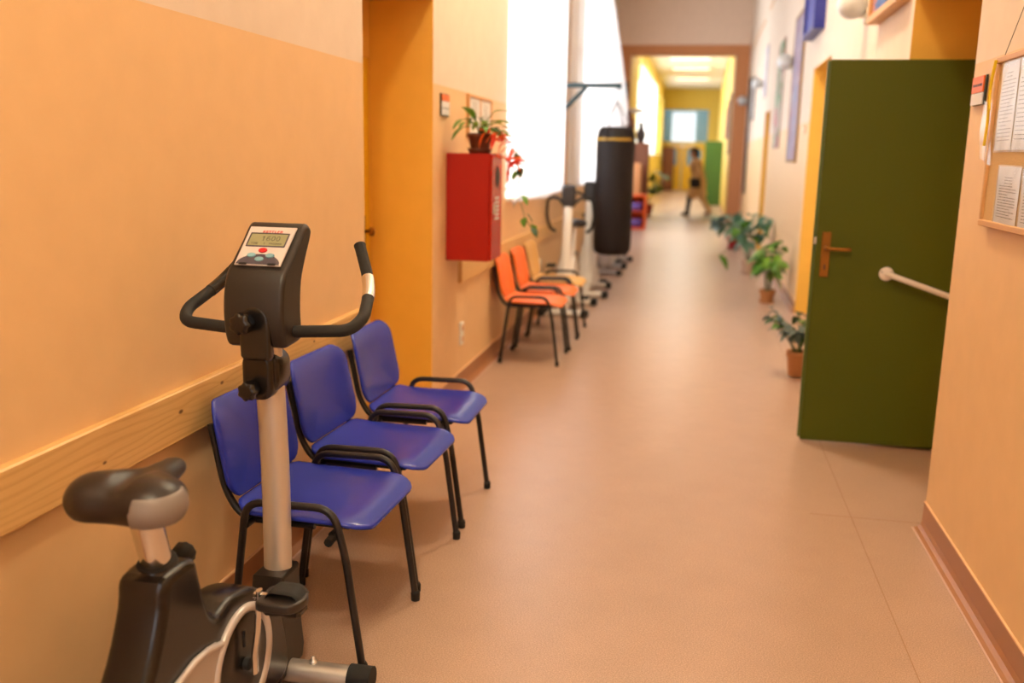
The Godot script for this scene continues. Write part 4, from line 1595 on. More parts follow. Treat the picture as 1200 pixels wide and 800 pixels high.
func build_left_wall_things():
	rail("wall_rail", "knotty pine wall rail running behind the bike and the blue chairs", 0.668, 0.815, 0.6, -3.975, M.wood)
	rail("wall_rail", "pine wall rail running below the red cabinet and the windows", 0.700, 0.838, -5.66, -13.4, M.wood_far)
	# red cabinet
	var t := thing("red_cabinet", "red steel wall cabinet with a flowering plant on top", "cabinet", Vector3(XL, 0.875, -5.505), PI / 2)
	# local: x toward -z, z into the corridor
	var b := begin()
	cbox(b, Vector3(0, 0.3125, 0.13), Vector3(0.29, 0.625, 0.26), 0.004)
	part("body", b, M.red_steel, t)
	var d := begin()
	cbox(d, Vector3(0, 0.3125, 0.268), Vector3(0.282, 0.617, 0.014), 0.004)
	var door := part("door", d, M.red_front, t)
	var w := begin()
	extrude(w, round_rect(0.05, 0.06, 0.045, 6), 0.004, 0.001, Transform3D(Basis(), Vector3(0.0, 0.49, 0.277)))
	part("sight_window", w, M.ink, door)
	var pr := begin()
	flat(pr)
	for k in 6:
		var y := 0.36 - k * 0.024
		quad(pr, Vector3(-0.05, y, 0.2755), Vector3(-0.05, y + 0.014, 0.2755), Vector3(0.05, y + 0.014, 0.2755), Vector3(0.05, y, 0.2755))
	part("print", pr, M.paper, door)
	var hl := begin()
	cbox(hl, Vector3(-0.115, 0.31, 0.283), Vector3(0.018, 0.06, 0.018), 0.004)
	part("latch", hl, M.silver, door)
	# socket
	var so := thing("wall_socket", "double white wall socket low on the wall below the red cabinet", "socket", Vector3(XL, 0.365, -5.735), PI / 2)
	for k in 2:
		var s := begin()
		cbox(s, Vector3(0, 0.037 - 0.074 * k, 0.008), Vector3(0.075, 0.072, 0.016), 0.004)
		part("plate", s, M.white_plastic, so)
		var h := begin()
		lathe(h, [Vector2(0.0, 0.0175), Vector2(0.02, 0.0175), Vector2(0.022, 0.016)], 16, Transform3D(Basis(Vector3.RIGHT, PI / 2), Vector3(0, 0.037 - 0.074 * k, 0)))
		part("outlet", h, M.tan_board, so)
	var so2 := thing("wall_socket", "white wall socket low on the wall behind the beige chair", "socket", Vector3(XL, 0.45, -8.75), PI / 2)
	var s5 := begin()
	cbox(s5, Vector3(0, 0, 0.008), Vector3(0.08, 0.16, 0.016), 0.004)
	part("plate", s5, M.white_plastic, so2)
	# small calendar-like sign and notice frame above the cabinet
	var sg := thing("door_sign", "small orange topped sign on the wall above the red cabinet's side", "sign", Vector3(XL, 1.765, -5.30), PI / 2)
	var p0 := begin()
	cbox(p0, Vector3(0, 0, 0.004), Vector3(0.17, 0.125, 0.008), 0.001)
	part("back_plate", p0, M.sign_dark, sg)
	var p1 := begin()
	cbox(p1, Vector3(0.004, 0.040, 0.010), Vector3(0.155, 0.036, 0.005), 0.001)
	part("orange_field", p1, M.sign_orange, sg)
	for k in 2:
		var p2 := begin()
		cbox(p2, Vector3(0.004, 0.002 - 0.040 * k, 0.010), Vector3(0.155, 0.036, 0.005), 0.001)
		part("white_field", p2, M.paper, sg)
	var nf := thing("notice_case", "pale wooden frame with printed pages behind the flowering plant", "notice frame", Vector3(XL, 1.73, -6.16), PI / 2)
	var c := begin()
	cbox(c, Vector3(0, 0, 0.006), Vector3(0.62, 0.26, 0.012), 0.0)
	part("backing", c, M.paper, nf)
	for q in [[Vector3(0, 0.125, 0.01), Vector3(0.66, 0.018, 0.022)], [Vector3(0, -0.125, 0.01), Vector3(0.66, 0.018, 0.022)], [Vector3(-0.32, 0, 0.01), Vector3(0.02, 0.232, 0.022)], [Vector3(0.32, 0, 0.01), Vector3(0.02, 0.232, 0.022)], [Vector3(0.0, 0, 0.01), Vector3(0.012, 0.232, 0.018)]]:
		var fr := begin()
		cbox(fr, q[0], q[1], 0.003)
		part("frame_rail", fr, M.frame_wood, nf)
	for k in 2:
		var pg := begin()
		cbox(pg, Vector3(-0.155 + 0.31 * k, 0, 0.013), Vector3(0.2, 0.2, 0.002), 0.0)
		var pp := part("page", pg, M.white_plastic, nf)
		var ink := begin()
		flat(ink)
		for i in 9:
			var y := 0.08 - i * 0.018
			var xx := -0.155 + 0.31 * k
			quad(ink, Vector3(xx - 0.085, y, 0.0145), Vector3(xx - 0.085, y + 0.005, 0.0145), Vector3(xx + 0.07, y + 0.005, 0.0145), Vector3(xx + 0.07, y, 0.0145))
		part("print", ink, M.vinyl_grey, pp)

# ------------------------------------------------------------------ far exercise bikes
func make_far_bike(called: String, label: String, col_m: Material) -> Node3D:
	# rider faces -z; origin on the floor at the middle of the bike
	var t := thing(called, label, "exercise bike", Vector3.ZERO, 0.0, "exercise bikes along the window wall")
	for k in 2:
		var z := -0.38 if k == 0 else 0.40
		var s := begin()
		cbox(s, Vector3(0, 0.04, z), Vector3(0.36, 0.055, 0.085), 0.015)
		var tb := part("stabilizer", s, col_m, t)
		for sg in [-1.0, 1.0]:
			var c := begin()
			cbox(c, Vector3(sg * 0.205, 0.036, z), Vector3(0.07, 0.07, 0.10), 0.014)
			part("end_cap", c, M.rubber, tb)
	var rl := begin()
	cbox(rl, Vector3(0, 0.09, 0.0), Vector3(0.07, 0.06, 0.78), 0.012)
	part("base_beam", rl, col_m, t)
	var zy := Transform3D(Basis(Vector3(0, 0, 1), Vector3(0, 1, 0), Vector3(-1, 0, 0)), Vector3.ZERO)
	var h := begin()
	extrude(h, smooth_poly([Vector2(-0.34, 0.10), Vector2(-0.36, 0.30), Vector2(-0.27, 0.50), Vector2(-0.10, 0.55), Vector2(0.08, 0.46), Vector2(0.20, 0.30), Vector2(0.24, 0.10)], 3), 0.15, 0.02, zy)
	part("housing", h, col_m, t)
	var dsk := begin()
	lathe(dsk, [Vector2(0.0, 0.02), Vector2(0.10, 0.018), Vector2(0.115, 0.0)], 24, Transform3D(Basis(Vector3.BACK, -PI / 2), Vector3(0.075, 0.30, -0.06)))
	part("crank_disc", dsk, M.rubber, t)
	for sg in [-1.0, 1.0]:
		var arm := begin()
		rod(arm, Vector3(sg * 0.10, 0.30, -0.06), Vector3(sg * 0.115, 0.30 + sg * 0.15, -0.10), 0.012, 8)
		var ap := part("crank_arm", arm, M.silver, t)
		var pd := begin()
		cbox(pd, Vector3(sg * 0.17, 0.30 + sg * 0.15, -0.10), Vector3(0.09, 0.03, 0.10), 0.01)
		part("pedal", pd, M.rubber, ap)
	var col := begin()
	tube(col, PackedVector3Array([Vector3(0, 0.10, -0.34), Vector3(0, 0.55, -0.30), Vector3(0, 1.02, -0.22)]), 0.055, 14, 0.042)
	part("column", col, col_m, t)
	var hd := begin()
	cbox(hd, Vector3(0, 1.13, -0.215), Vector3(0.13, 0.20, 0.07), 0.02, Transform3D(Basis(Vector3.RIGHT, -0.15), Vector3(0, 0.18, -0.02)) if false else Transform3D())
	part("console", hd, M.plastic_black, t)
	for sg in [-1.0, 1.0]:
		var hb := begin()
		tube(hb, rounded([Vector3(sg * 0.03, 1.02, -0.21), Vector3(sg * 0.10, 1.11, -0.17), Vector3(sg * 0.215, 1.10, -0.12), Vector3(sg * 0.232, 0.92, -0.05), Vector3(sg * 0.20, 0.80, 0.0), Vector3(sg * 0.15, 0.77, 0.02)], 0.06, 5), 0.015, 10)
		part("handlebar", hb, M.foam, t)
	var po := begin()
	rod(po, Vector3(0, 0.42, 0.16), Vector3(0, 0.80, 0.27), 0.024, 12)
	part("saddle_post", po, M.silver, t)
	var sad := begin()
	var bones := [[Vector3(-0.06, 0, 0.03), Vector3(0.06, 0, 0.03), 0.06, 0.06], [Vector3(0, 0, 0.0), Vector3(0, 0.01, -0.16), 0.055, 0.03]]
	nets(sad, Vector3(-0.15, -0.09, -0.22), Vector3(0.15, 0.09, 0.12), 0.015, blend_field(bones, 0.05), Vector3(1, 0.65, 1))
	var sm := part("saddle", sad, M.vinyl, t)
	sm.position = Vector3(0, 0.835, 0.28)
	return t

func build_far_bikes():
	var a := make_far_bike("white_bike", "white exercise bike with curled black handlebars beside the beige chair", M.bike_white)
	a.position = Vector3(-1.202, 0, -9.05)
	a.rotation.y = PI
	var b := copy_of(a, Vector3(-1.16, 0, -10.35), 0.0, "white exercise bike partly hidden by the hanging punch bag")
	b.rotation.y = PI + 0.04
	var g := make_far_bike("grey_bike", "grey exercise bike standing behind the punch bag under the second window", M.bike_grey)
	g.position = Vector3(-1.155, 0, -12.35)
	g.rotation.y = PI
	var h := copy_of(g, Vector3(-1.155, 0, -13.3), 0.0, "grey exercise bike at the end of the row by the wall corner")
	h.rotation.y = PI - 0.03

# ------------------------------------------------------------------ punch bag
func build_punch_bag():
	var z := -9.80
	var x := -0.868
	var br := thing("wall_bracket", "dark teal steel wall bracket with a diagonal brace holding the punch bag", "bracket", Vector3(XL, 2.2, z), 0.0)
	var p := begin()
	cbox(p, Vector3(0.006, -0.12, 0.0), Vector3(0.012, 0.55, 0.09), 0.002)
	part("wall_plate", p, M.bracket, br)
	var a := begin()
	cbox(a, Vector3(0.31, 0.0, 0.0), Vector3(0.62, 0.046, 0.046), 0.003)
	part("arm", a, M.bracket, br)
	var d := begin()
	tube(d, PackedVector3Array([Vector3(0.01, -0.27, 0.0), Vector3(0.265, -0.02, 0.0)]), 0.022, 8)
	part("brace", d, M.bracket, br)
	var e := begin()
	cbox(e, Vector3(0.60, -0.004, 0.0), Vector3(0.045, 0.055, 0.05), 0.004)
	part("hook_block", e, M.bracket, br)
	var t := thing("punch_bag", "black leather punch bag with yellow stripe hanging on chains", "punch bag", Vector3(x, 0.49, z))
	var body := begin()
	lathe(body, [Vector2(0.0, 0.0), Vector2(0.13, 0.004), Vector2(0.175, 0.022), Vector2(0.193, 0.06), Vector2(0.198, 0.12), Vector2(0.196, 0.40), Vector2(0.199, 0.62), Vector2(0.195, 0.9), Vector2(0.197, 1.10), Vector2(0.194, 1.20), Vector2(0.18, 1.265), Vector2(0.155, 1.298), Vector2(0.14, 1.302), Vector2(0.135, 1.285), Vector2(0.0, 1.275)], 32)
	part("bag_body", body, M.leather, t)
	var s := begin()
	for k in 2:
		soft(s)
		var a0 := 0.55 + PI * k
		for i in 18:
			var t0 := a0 + (PI - 0.35) * i / 18.0
			var t1 := a0 + (PI - 0.35) * (i + 1) / 18.0
			var r := 0.1995
			quad(s, Vector3(cos(t0) * r, 1.165, sin(t0) * r), Vector3(cos(t1) * r, 1.165, sin(t1) * r), Vector3(cos(t1) * r, 1.19, sin(t1) * r), Vector3(cos(t0) * r, 1.19, sin(t0) * r))
	part("stripe", s, M.stripe, t)
	for k in 4:
		var an := TAU * k / 4.0 + 0.4
		var st := begin()
		tube(st, PackedVector3Array([Vector3(cos(an) * 0.201, 1.13, sin(an) * 0.201), Vector3(cos(an) * 0.19, 1.25, sin(an) * 0.19), Vector3(cos(an) * 0.15, 1.325, sin(an) * 0.15)]), 0.004, 8, -1.0, 0.02)
		part("strap", st, M.rubber, t)
		var ch := begin()
		var top := Vector3(0, 1.56, 0)
		var bot := Vector3(cos(an) * 0.15, 1.32, sin(an) * 0.15)
		chain_links(ch, bot, top, 9)
		part("chain", ch, M.chain, t)
	var c2 := begin()
	chain_links(c2, Vector3(0, 1.56, 0), Vector3(0, 1.685, 0), 5)
	part("chain", c2, M.chain, t)

func chain_links(st: SurfaceTool, a: Vector3, b: Vector3, n: int):
	var d := (b - a).normalized()
	var sd := d.cross(Vector3.UP if absf(d.y) < 0.95 else Vector3.RIGHT).normalized()
	var L := (b - a).length() / n
	for i in n:
		var c := a.lerp(b, (i + 0.5) / n)
		var w := sd if i % 2 == 0 else d.cross(sd)
		var pts := PackedVector3Array()
		for k in 9:
			var an := TAU * k / 8.0
			pts.append(c + d * cos(an) * L * 0.62 + w * sin(an) * L * 0.32)
		tube(st, pts, 0.0028, 5, -1.0, -1.0, false)

# ------------------------------------------------------------------ plants
func leaf_mesh(len: float, wid: float, droop: float) -> ArrayMesh:
	var st := begin()
	soft(st)
	var n := 6
	var prev := []
	for i in n + 1:
		var t := float(i) / n
		var w := wid * pow(sin(PI * clampf(t * 0.93 + 0.04, 0.0, 1.0)), 0.8)
		var y := -droop * t * t * len
		var z := t * len
		var row := [Vector3(-w * 0.5, y + w * 0.16, z), Vector3(0, y, z), Vector3(w * 0.5, y + w * 0.16, z)]
		if i > 0:
			for k in 2:
				quad(st, prev[k], row[k], row[k + 1], prev[k + 1])
		prev = row
	return finish(st)

func pot(parent: Node, r: float, h: float, m: Material, saucer := true, square := false):
	var st := begin()
	lathe(st, [Vector2(0.0, 0.012), Vector2(r * 0.70, 0.012), Vector2(r * 0.74, 0.02), Vector2(r * 0.93, h * 0.78), Vector2(r * 0.94, h * 0.79), Vector2(r * 1.03, h * 0.80), Vector2(r * 1.05, h), Vector2(r * 0.95, h), Vector2(r * 0.92, h * 0.9)], 24)
	part("pot", st, m, parent)
	var so := begin()
	lathe(so, [Vector2(r * 0.94, h * 0.86), Vector2(r * 0.5, h * 0.90), Vector2(0.0, h * 0.91)], 20)
	part("soil", so, M.soil, parent)
	if saucer:
		var sc := begin()
		lathe(sc, [Vector2(0.0, 0.0), Vector2(r * 0.85, 0.0), Vector2(r * 1.02, 0.028), Vector2(r * 0.98, 0.030), Vector2(r * 0.84, 0.010), Vector2(0.0, 0.010)], 24)
		part("saucer", sc, m, parent)

func place_leaf(parent: Node, mesh: Mesh, m: Material, at: Vector3, az: float, el: float, roll: float, sc := 1.0, called := "leaf"):
	var o := MeshInstance3D.new()
	o.name = called
	o.mesh = mesh
	o.material_override = m
	o.transform = Transform3D(Basis(Vector3.UP, az) * Basis(Vector3.RIGHT, -el) * Basis(Vector3.BACK, roll) * Basis().scaled(Vector3(sc, sc, sc)), at)
	parent.add_child(o, true)

# bushy plant: branches from the pot with leaves along them; bias pushes it sideways
func bush(t: Node3D, y0: float, branches: int, leaves: int, reach: float, height: float, mesh: Mesh, mats: Array, sd: int, bias := Vector3.ZERO, limit_x := 99.0, limit_lo := -99.0):
	var long: float = mesh.get_aabb().end.z * 1.15
	var r := RandomNumberGenerator.new()
	r.seed = sd
	for b in branches:
		var az := TAU * b / branches + r.randf_range(-0.3, 0.3)
		var rr := reach * r.randf_range(0.45, 1.0)
		var tip := Vector3(sin(az) * rr, y0 + height * r.randf_range(0.45, 1.0), cos(az) * rr) + bias * r.randf_range(0.3, 1.0)
		tip.x = clampf(tip.x, limit_lo - t.position.x + 0.03, limit_x - t.position.x - 0.03)
		var root := Vector3(sin(az) * 0.02, y0, cos(az) * 0.02)
		var mid := root.lerp(tip, 0.5) + Vector3(0, height * 0.18, 0)
		var st := begin()
		var pts := PackedVector3Array()
		for k in 6:
			var u := k / 5.0
			pts.append(root.lerp(mid, u).lerp(mid.lerp(tip, u), u))
		tube(st, pts, 0.004, 6, 0.002)
		part("stem", st, M.stem, t)
		for k in leaves:
			var u2 := lerpf(0.35, 1.0, float(k + 1) / leaves)
			var p := root.lerp(mid, u2).lerp(mid.lerp(tip, u2), u2)
			var la := az + r.randf_range(-1.6, 1.6)
			var ex: float = t.position.x + p.x + sin(la) * long
			if ex > limit_x or ex < limit_lo:
				la = -la
			place_leaf(t, mesh, mats[r.randi() % mats.size()], p, la, r.randf_range(-0.4, 0.7), r.randf_range(-0.5, 0.5), r.randf_range(0.7, 1.15))

func build_plants():
	var small := leaf_mesh(0.075, 0.055, 0.5)
	var broad := leaf_mesh(0.15, 0.10, 0.7)
	var glauc := leaf_mesh(0.19, 0.11, 0.6)
	var strap := leaf_mesh(0.16, 0.045, 0.5)
	# pots along the right wall
	var p1 := thing("potted_plant", "small bushy blue-green plant in a terracotta pot by the green door's edge", "potted plant", Vector3(0.74, 0, -6.68))
	pot(p1, 0.075, 0.19, M.terracotta, false)
	bush(p1, 0.17, 12, 7, 0.17, 0.32, small, [M.leaf_grey, M.leaf_dark, M.leaf_grey, M.leaf_green], 3, Vector3(-0.09, -0.02, 0.0), 0.97)
	for k in 3:
		place_leaf(p1, small, M.leaf_light, Vector3(0.0 + 0.02 * k, 0.40 - 0.12 * k, 0.02), 0.5 * k, 0.6, 0.0)
	var p2 := thing("potted_plant", "tall light green leafy plant in a brown pot against the right wall", "potted plant", Vector3(0.77, 0, -10.22))
	pot(p2, 0.085, 0.14, M.terracotta)
	bush(p2, 0.12, 8, 7, 0.12, 0.55, broad, [M.leaf_green, M.leaf_light, M.leaf_green], 5, Vector3(0.02, 0, 0.02), 0.98)
	var p3 := thing("potted_plant", "large blue-green broad-leaved plant in a pale banded pot", "potted plant", Vector3(0.69, 0, -12.9))
	pot(p3, 0.10, 0.18, M.pot_white)
	bush(p3, 0.16, 9, 6, 0.27, 0.72, glauc, [M.leaf_blue, M.leaf_blue, M.leaf_green], 8, Vector3(0.0, 0, 0.0), 0.97)
	var p4 := thing("potted_plant", "spreading blue-green plant in a red pot farther along the right wall", "potted plant", Vector3(0.62, 0, -16.3))
	pot(p4, 0.115, 0.19, M.pot_red)
	bush(p4, 0.17, 10, 6, 0.34, 0.42, glauc, [M.leaf_blue, M.leaf_grey, M.leaf_blue], 12, Vector3(-0.1, 0.0, 0.0), 0.97)
	place_leaf(p3, glauc, M.leaf_green, Vector3(-0.38, 0.22, 0.05), 1.0, -0.5, 0.3)
	var runner := begin()
	tube(runner, PackedVector3Array([Vector3(0, 0.17, 0), Vector3(-0.12, 0.32, 0.02), Vector3(-0.28, 0.30, 0.04), Vector3(-0.38, 0.22, 0.05)]), 0.004, 6)
	part("stem", runner, M.stem, p3)
	# flowering plant on the red cabinet
	var c := thing("flowering_plant", "trailing plant with orange-red flowers in a brown pot on the red cabinet", "potted plant", Vector3(-1.285, 1.5, -5.49))
	pot(c, 0.074, 0.115, M.pot_brown)
	var r := RandomNumberGenerator.new()
	r.seed = 21
	for k in 16:
		var az := lerpf(-0.5, PI + 0.5, k / 15.0) + r.randf_range(-0.2, 0.2)
		var el := r.randf_range(-0.1, 1.0)
		var st := begin()
		var root := Vector3(0, 0.10, 0)
		var tip := root + Vector3(sin(az) * cos(el), sin(el) + 0.25, cos(az) * cos(el)) * r.randf_range(0.05, 0.14)
		tube(st, PackedVector3Array([root, root.lerp(tip, 0.5) + Vector3(0, 0.02, 0), tip]), 0.003, 5)
		part("stem", st, M.stem, c)
		place_leaf(c, strap, [M.leaf_green, M.leaf_light, M.leaf_dark][k % 3], tip, az, el * 0.5, r.randf_range(-0.5, 0.5), r.randf_range(0.6, 1.0))
	# leaves stretching left, flowers hanging right
	for q in [[Vector3(-0.05, 0.15, 0.05), -0.45, 0.05], [Vector3(-0.06, 0.19, 0.03), -0.35, 0.15], [Vector3(-0.03, 0.19, 0.0), -0.3, 0.8]]:
		place_leaf(c, strap, M.leaf_green, q[0], q[1], q[2], 0.2, 1.1)
	var spray := [[0.03, 0.115], [0.06, 0.13], [0.115, 0.11], [0.165, 0.085], [0.20, 0.05], [0.16, -0.01], [0.185, -0.05], [0.21, -0.07]]
	for i in spray.size():
		var q2: Array = spray[i]
		for k in 4:
			var at := Vector3(q2[0] + r.randf_range(-0.02, 0.02), q2[1] + r.randf_range(-0.02, 0.03), 0.05 + r.randf_range(-0.03, 0.05))
			place_leaf(c, strap, M.flower if (i + k) % 2 == 0 else M.flower_red, at, r.randf_range(0.0, TAU), r.randf_range(-1.2, 0.6), r.randf_range(-1, 1), 0.62, "petal")
		if i % 2 == 0:
			place_leaf(c, strap, M.leaf_green, Vector3(q2[0], q2[1] + 0.02, 0.05), r.randf_range(0.8, 2.4), 0.2, 0.0, 0.7)
	var vine := begin()
	var vp := PackedVector3Array([Vector3(0.02, 0.10, 0.0), Vector3(0.13, 0.11, 0.02), Vector3(0.23, 0.0, 0.02), Vector3(0.235, -0.10, 0.0), Vector3(0.245, -0.26, 0.0), Vector3(0.275, -0.37, -0.02), Vector3(0.315, -0.43, -0.03)])
	tube(vine, vp, 0.0025, 5)
	part("stem", vine, M.stem, c)
	for i in range(2, vp.size()):
		for k in 2:
			place_leaf(c, small, M.leaf_green if (i + k) % 2 else M.leaf_dark, vp[i] + Vector3(0.01 * k, 0.02 * k, 0.0), 1.2 + k * 2.2 + i, -0.5, 0.3, 0.8)

# ------------------------------------------------------------------ hall beyond the step in the left wall
func build_hall_things():
	var t := thing("tall_cabinet", "tall brown wooden cabinet standing before the brown portal", "cabinet", Vector3(-1.62, 0, -22.3))
	var b := begin()
	cbox(b, Vector3(0, 0.92, 0), Vector3(0.86, 1.80, 0.5), 0.01)
	part("body", b, M.brown_board, t)
	for k in 2:
		var d := begin()
		cbox(d, Vector3(-0.21 + 0.42 * k, 0.94, 0.256), Vector3(0.40, 1.68, 0.016), 0.004)
		var dp := part("door", d, M.brown_board, t)
		var kb := begin()
		rod(kb, Vector3(-0.03 + 0.06 * k, 0.95, 0.262), Vector3(-0.03 + 0.06 * k, 0.95, 0.285), 0.012)
		part("knob", kb, M.brass, dp)
	var v := thing("vase", "dark bronze vase standing on the tall brown cabinet", "vase", Vector3(-1.40, 1.82, -22.3))
	var vs := begin()
	lathe(vs, [Vector2(0.0, 0.0), Vector2(0.07, 0.0), Vector2(0.11, 0.10), Vector2(0.12, 0.2), Vector2(0.06, 0.33), Vector2(0.05, 0.40), Vector2(0.09, 0.46), Vector2(0.08, 0.46), Vector2(0.04, 0.40), Vector2(0.0, 0.38)], 20)
	part("body", vs, M.frame_dark, v)
	var v2 := thing("wood_carving", "reddish brown carved wooden figure beside the bronze vase", "carving", Vector3(-1.68, 1.885, -22.25))
	var cv := begin()
	nets(cv, Vector3(-0.2, -0.02, -0.2), Vector3(0.2, 0.8, 0.2), 0.03, blend_field([[Vector3(0, 0.05, 0), Vector3(0.02, 0.42, 0), 0.11, 0.09], [Vector3(0.02, 0.42, 0), Vector3(0.0, 0.60, 0), 0.05, 0.07], [Vector3(-0.02, 0.38, 0), Vector3(0.10, 0.28, 0.06), 0.04, 0.035]], 0.06))
	part("figure", cv, M.pot_brown, v2)
	var tb := thing("low_cabinet", "tan low cupboard standing in front of the tall brown cabinet", "cabinet", Vector3(-1.66, 0, -21.55))
	var b2 := begin()
	cbox(b2, Vector3(0, 0.68, 0), Vector3(0.70, 1.36, 0.42), 0.01)
	part("body", b2, M.tan_board, tb)
	for k in 3:
		var dr := begin()
		cbox(dr, Vector3(0, 0.30 + 0.40 * k, 0.215), Vector3(0.64, 0.36, 0.014), 0.004)
		part("drawer", dr, M.tan_board, tb)
	var o := thing("orange_toy_shelf", "orange open box shelf holding purple things at the hall's side", "shelf", Vector3(-1.42, 0, -20.1))
	for q in [[Vector3(0, 0.02, 0), Vector3(0.66, 0.04, 0.5)], [Vector3(0, 0.70, 0), Vector3(0.66, 0.03, 0.5)], [Vector3(-0.32, 0.36, 0), Vector3(0.03, 0.68, 0.5)], [Vector3(0.32, 0.36, 0), Vector3(0.03, 0.68, 0.5)], [Vector3(0, 0.36, -0.235), Vector3(0.62, 0.66, 0.02)], [Vector3(0, 0.37, 0.0), Vector3(0.62, 0.025, 0.48)]]:
		var s := begin()
		cbox(s, q[0], q[1], 0.005)
		part("board", s, M.orange_box, o)
	for k in 2:
		var pb := thing("purple_basket", "purple basket on the %s board of the orange shelf" % ("lower" if k == 0 else "upper"), "basket", Vector3(-1.30, 0.041 + 0.342 * k, -20.02))
		var bs := begin()
		lathe(bs, [Vector2(0.0, 0.0), Vector2(0.13, 0.0), Vector2(0.165, 0.17), Vector2(0.16, 0.17), Vector2(0.12, 0.01), Vector2(0.0, 0.01)], 20)
		part("basket", bs, M.purple, pb)
	var ws := thing("wall_shelf", "white wall shelf mounted on the brown portal jamb", "shelf", Vector3(-1.66, 2.58, PORTAL_Z + 0.02))
	var w := begin()
	cbox(w, Vector3(0, 0, 0.12), Vector3(0.46, 0.09, 0.24), 0.006)
	part("board", w, M.white_plastic, ws)
	var p := thing("potted_plant", "dark green leafy plant in a dark red pot at the yellow corridor's start", "potted plant", Vector3(-1.32, 0, -24.9))
	pot(p, 0.16, 0.30, M.pot_red, false)
	bush(p, 0.27, 10, 6, 0.34, 0.9, leaf_mesh(0.26, 0.13, 0.6), [M.leaf_dark, M.leaf_green], 31, Vector3(0.08, 0, 0), 99.0, -1.78)
	# dark small frame on the portal
	var fr := thing("small_picture", "small dark frame hanging on the yellow wall beside the portal", "picture", Vector3(-1.90, 3.05, PORTAL_Z + 0.02))
	var ff := begin()
	cbox(ff, Vector3(0, 0, 0.015), Vector3(0.16, 0.42, 0.03), 0.004)
	part("frame", ff, M.frame_dark, fr)

func build_far_corridor_things():
	# yellow double door under the end window
	var t := thing("end_door", "yellow double door with small glass panes below the end window", "door", Vector3(-0.90, 0, END_Z - 0.10))
	for k in 2:
		var lx := -0.56 + 1.12 * k
		var st := begin()
		box(st, Vector3(lx - 0.54, 0.01, -0.03), Vector3(lx + 0.54, 1.15, 0.03))
		box(st, Vector3(lx - 0.54, 1.15, -0.03), Vector3(lx - 0.34, 2.04, 0.03))
		box(st, Vector3(lx + 0.34, 1.15, -0.03), Vector3(lx + 0.54, 2.04, 0.03))
		box(st, Vector3(lx - 0.34, 1.88, -0.03), Vector3(lx + 0.34, 2.04, 0.03))
		var leaf := part("leaf", st, M.yellow_door, t)
		var g := begin()
		flat(g)
		quad(g, Vector3(lx - 0.34, 1.15, 0), Vector3(lx - 0.34, 1.88, 0), Vector3(lx + 0.34, 1.88, 0), Vector3(lx + 0.34, 1.15, 0))
		part("pane", g, M.glass_tint, leaf)
	var b := thing("brown_cupboard", "narrow orange-brown cupboard beside the yellow double door", "cupboard", Vector3(-1.50, 0, END_Z + 0.35))
	var s := begin()
	cbox(s, Vector3(0, 0.98, 0), Vector3(0.52, 1.96, 0.4), 0.01)
	part("body", s, M.pot_brown, b)
	var sd := begin()
	cbox(sd, Vector3(0, 0.98, 0.205), Vector3(0.46, 1.86, 0.014), 0.004)
	part("door", sd, M.brown_board, b)
	# green door standing open
	var d := thing("open_door", "light green open door leaf far down the yellow corridor", "door", Vector3(0.10, 0, -31.0))
	var lf := begin()
	cbox(lf, Vector3(0.28, 1.02, 0), Vector3(0.56, 2.02, 0.045), 0.004)
	part("leaf", lf, M.green_far, d)
	var hn := begin()
	tube(hn, rounded([Vector3(0.06, 1.05, 0.02), Vector3(0.06, 1.05, 0.07), Vector3(0.16, 1.05, 0.07)], 0.02), 0.01)
	part("handle", hn, M.brass, d)
	# framed pictures on the yellow right wall
	for q in [[-25.0, 2.35, 0.9, 1.5, "tall brown framed picture nearest the portal on the yellow wall"], [-27.2, 2.55, 0.7, 1.0, "brown framed picture between two others on the yellow wall"], [-29.0, 2.5, 0.7, 0.9, "brown framed picture by the light green door on the yellow wall"]]:
		var p := thing("brown_picture", q[4], "picture", Vector3(0.67, q[1], q[0]), -PI / 2, "brown framed pictures in the yellow corridor")
		var f := begin()
		cbox(f, Vector3(0, 0, 0.02), Vector3(q[2], q[3], 0.04), 0.006)
		part("frame", f, M.brown_board, p)
		var a := begin()
		cbox(a, Vector3(0, 0, 0.042), Vector3(q[2] - 0.16, q[3] - 0.16, 0.004), 0.001)
		part("picture_face", a, M.tan_board, p)
	# white globe on the portal's right jamb
	var gl := thing("globe_lamp", "white globe lamp on the brown portal jamb", "wall lamp", Vector3(0.865, 2.84, PORTAL_Z + 0.02), 0.0, "white globe wall lamps")
	var nk := begin()
	rod(nk, Vector3(0, 0, 0), Vector3(0, 0, 0.10), 0.03)
	part("neck", nk, M.white_plastic, gl)
	var sp := SphereMesh.new()
	sp.radius = 0.11
	sp.height = 0.22
	mesh_part("lamp_globe", sp, M.globe, gl, Vector3(0, 0, 0.17))
	# ceiling tube lamps across the yellow corridor
	var n := 0
	for z in [-27.5, -30.8, -34.2, -38.5]:
		var words: String = ["first", "second", "third", "fourth"][n]
		n += 1
		var l := thing("ceiling_lamp", "%s lit white ceiling lamp from the brown portal" % words, "ceiling lamp", Vector3(-0.52, 4.6, z), 0.0, "ceiling lamps of the yellow corridor")
		var hs := begin()
		cbox(hs, Vector3(0, -0.03, 0), Vector3(1.3, 0.06, 0.28), 0.006)
		part("housing", hs, M.white_plastic, l)
		var df := begin()
		cbox(df, Vector3(0, -0.075, 0), Vector3(1.24, 0.03, 0.22), 0.006)
		part("lamp_diffuser", df, M.tube_lamp, l)
		var al := AreaLight3D.new()
		al.name = "lamp_light"
		al.area_size = Vector2(1.2, 0.2)
		al.light_energy = 5.0
		al.light_color = Color(1.0, 0.96, 0.88)
		al.shadow_enabled = true
		al.area_range = 40.0
		al.transform = Transform3D(Basis(Vector3.RIGHT, -PI / 2), Vector3(0, -0.10, 0))
		l.add_child(al)

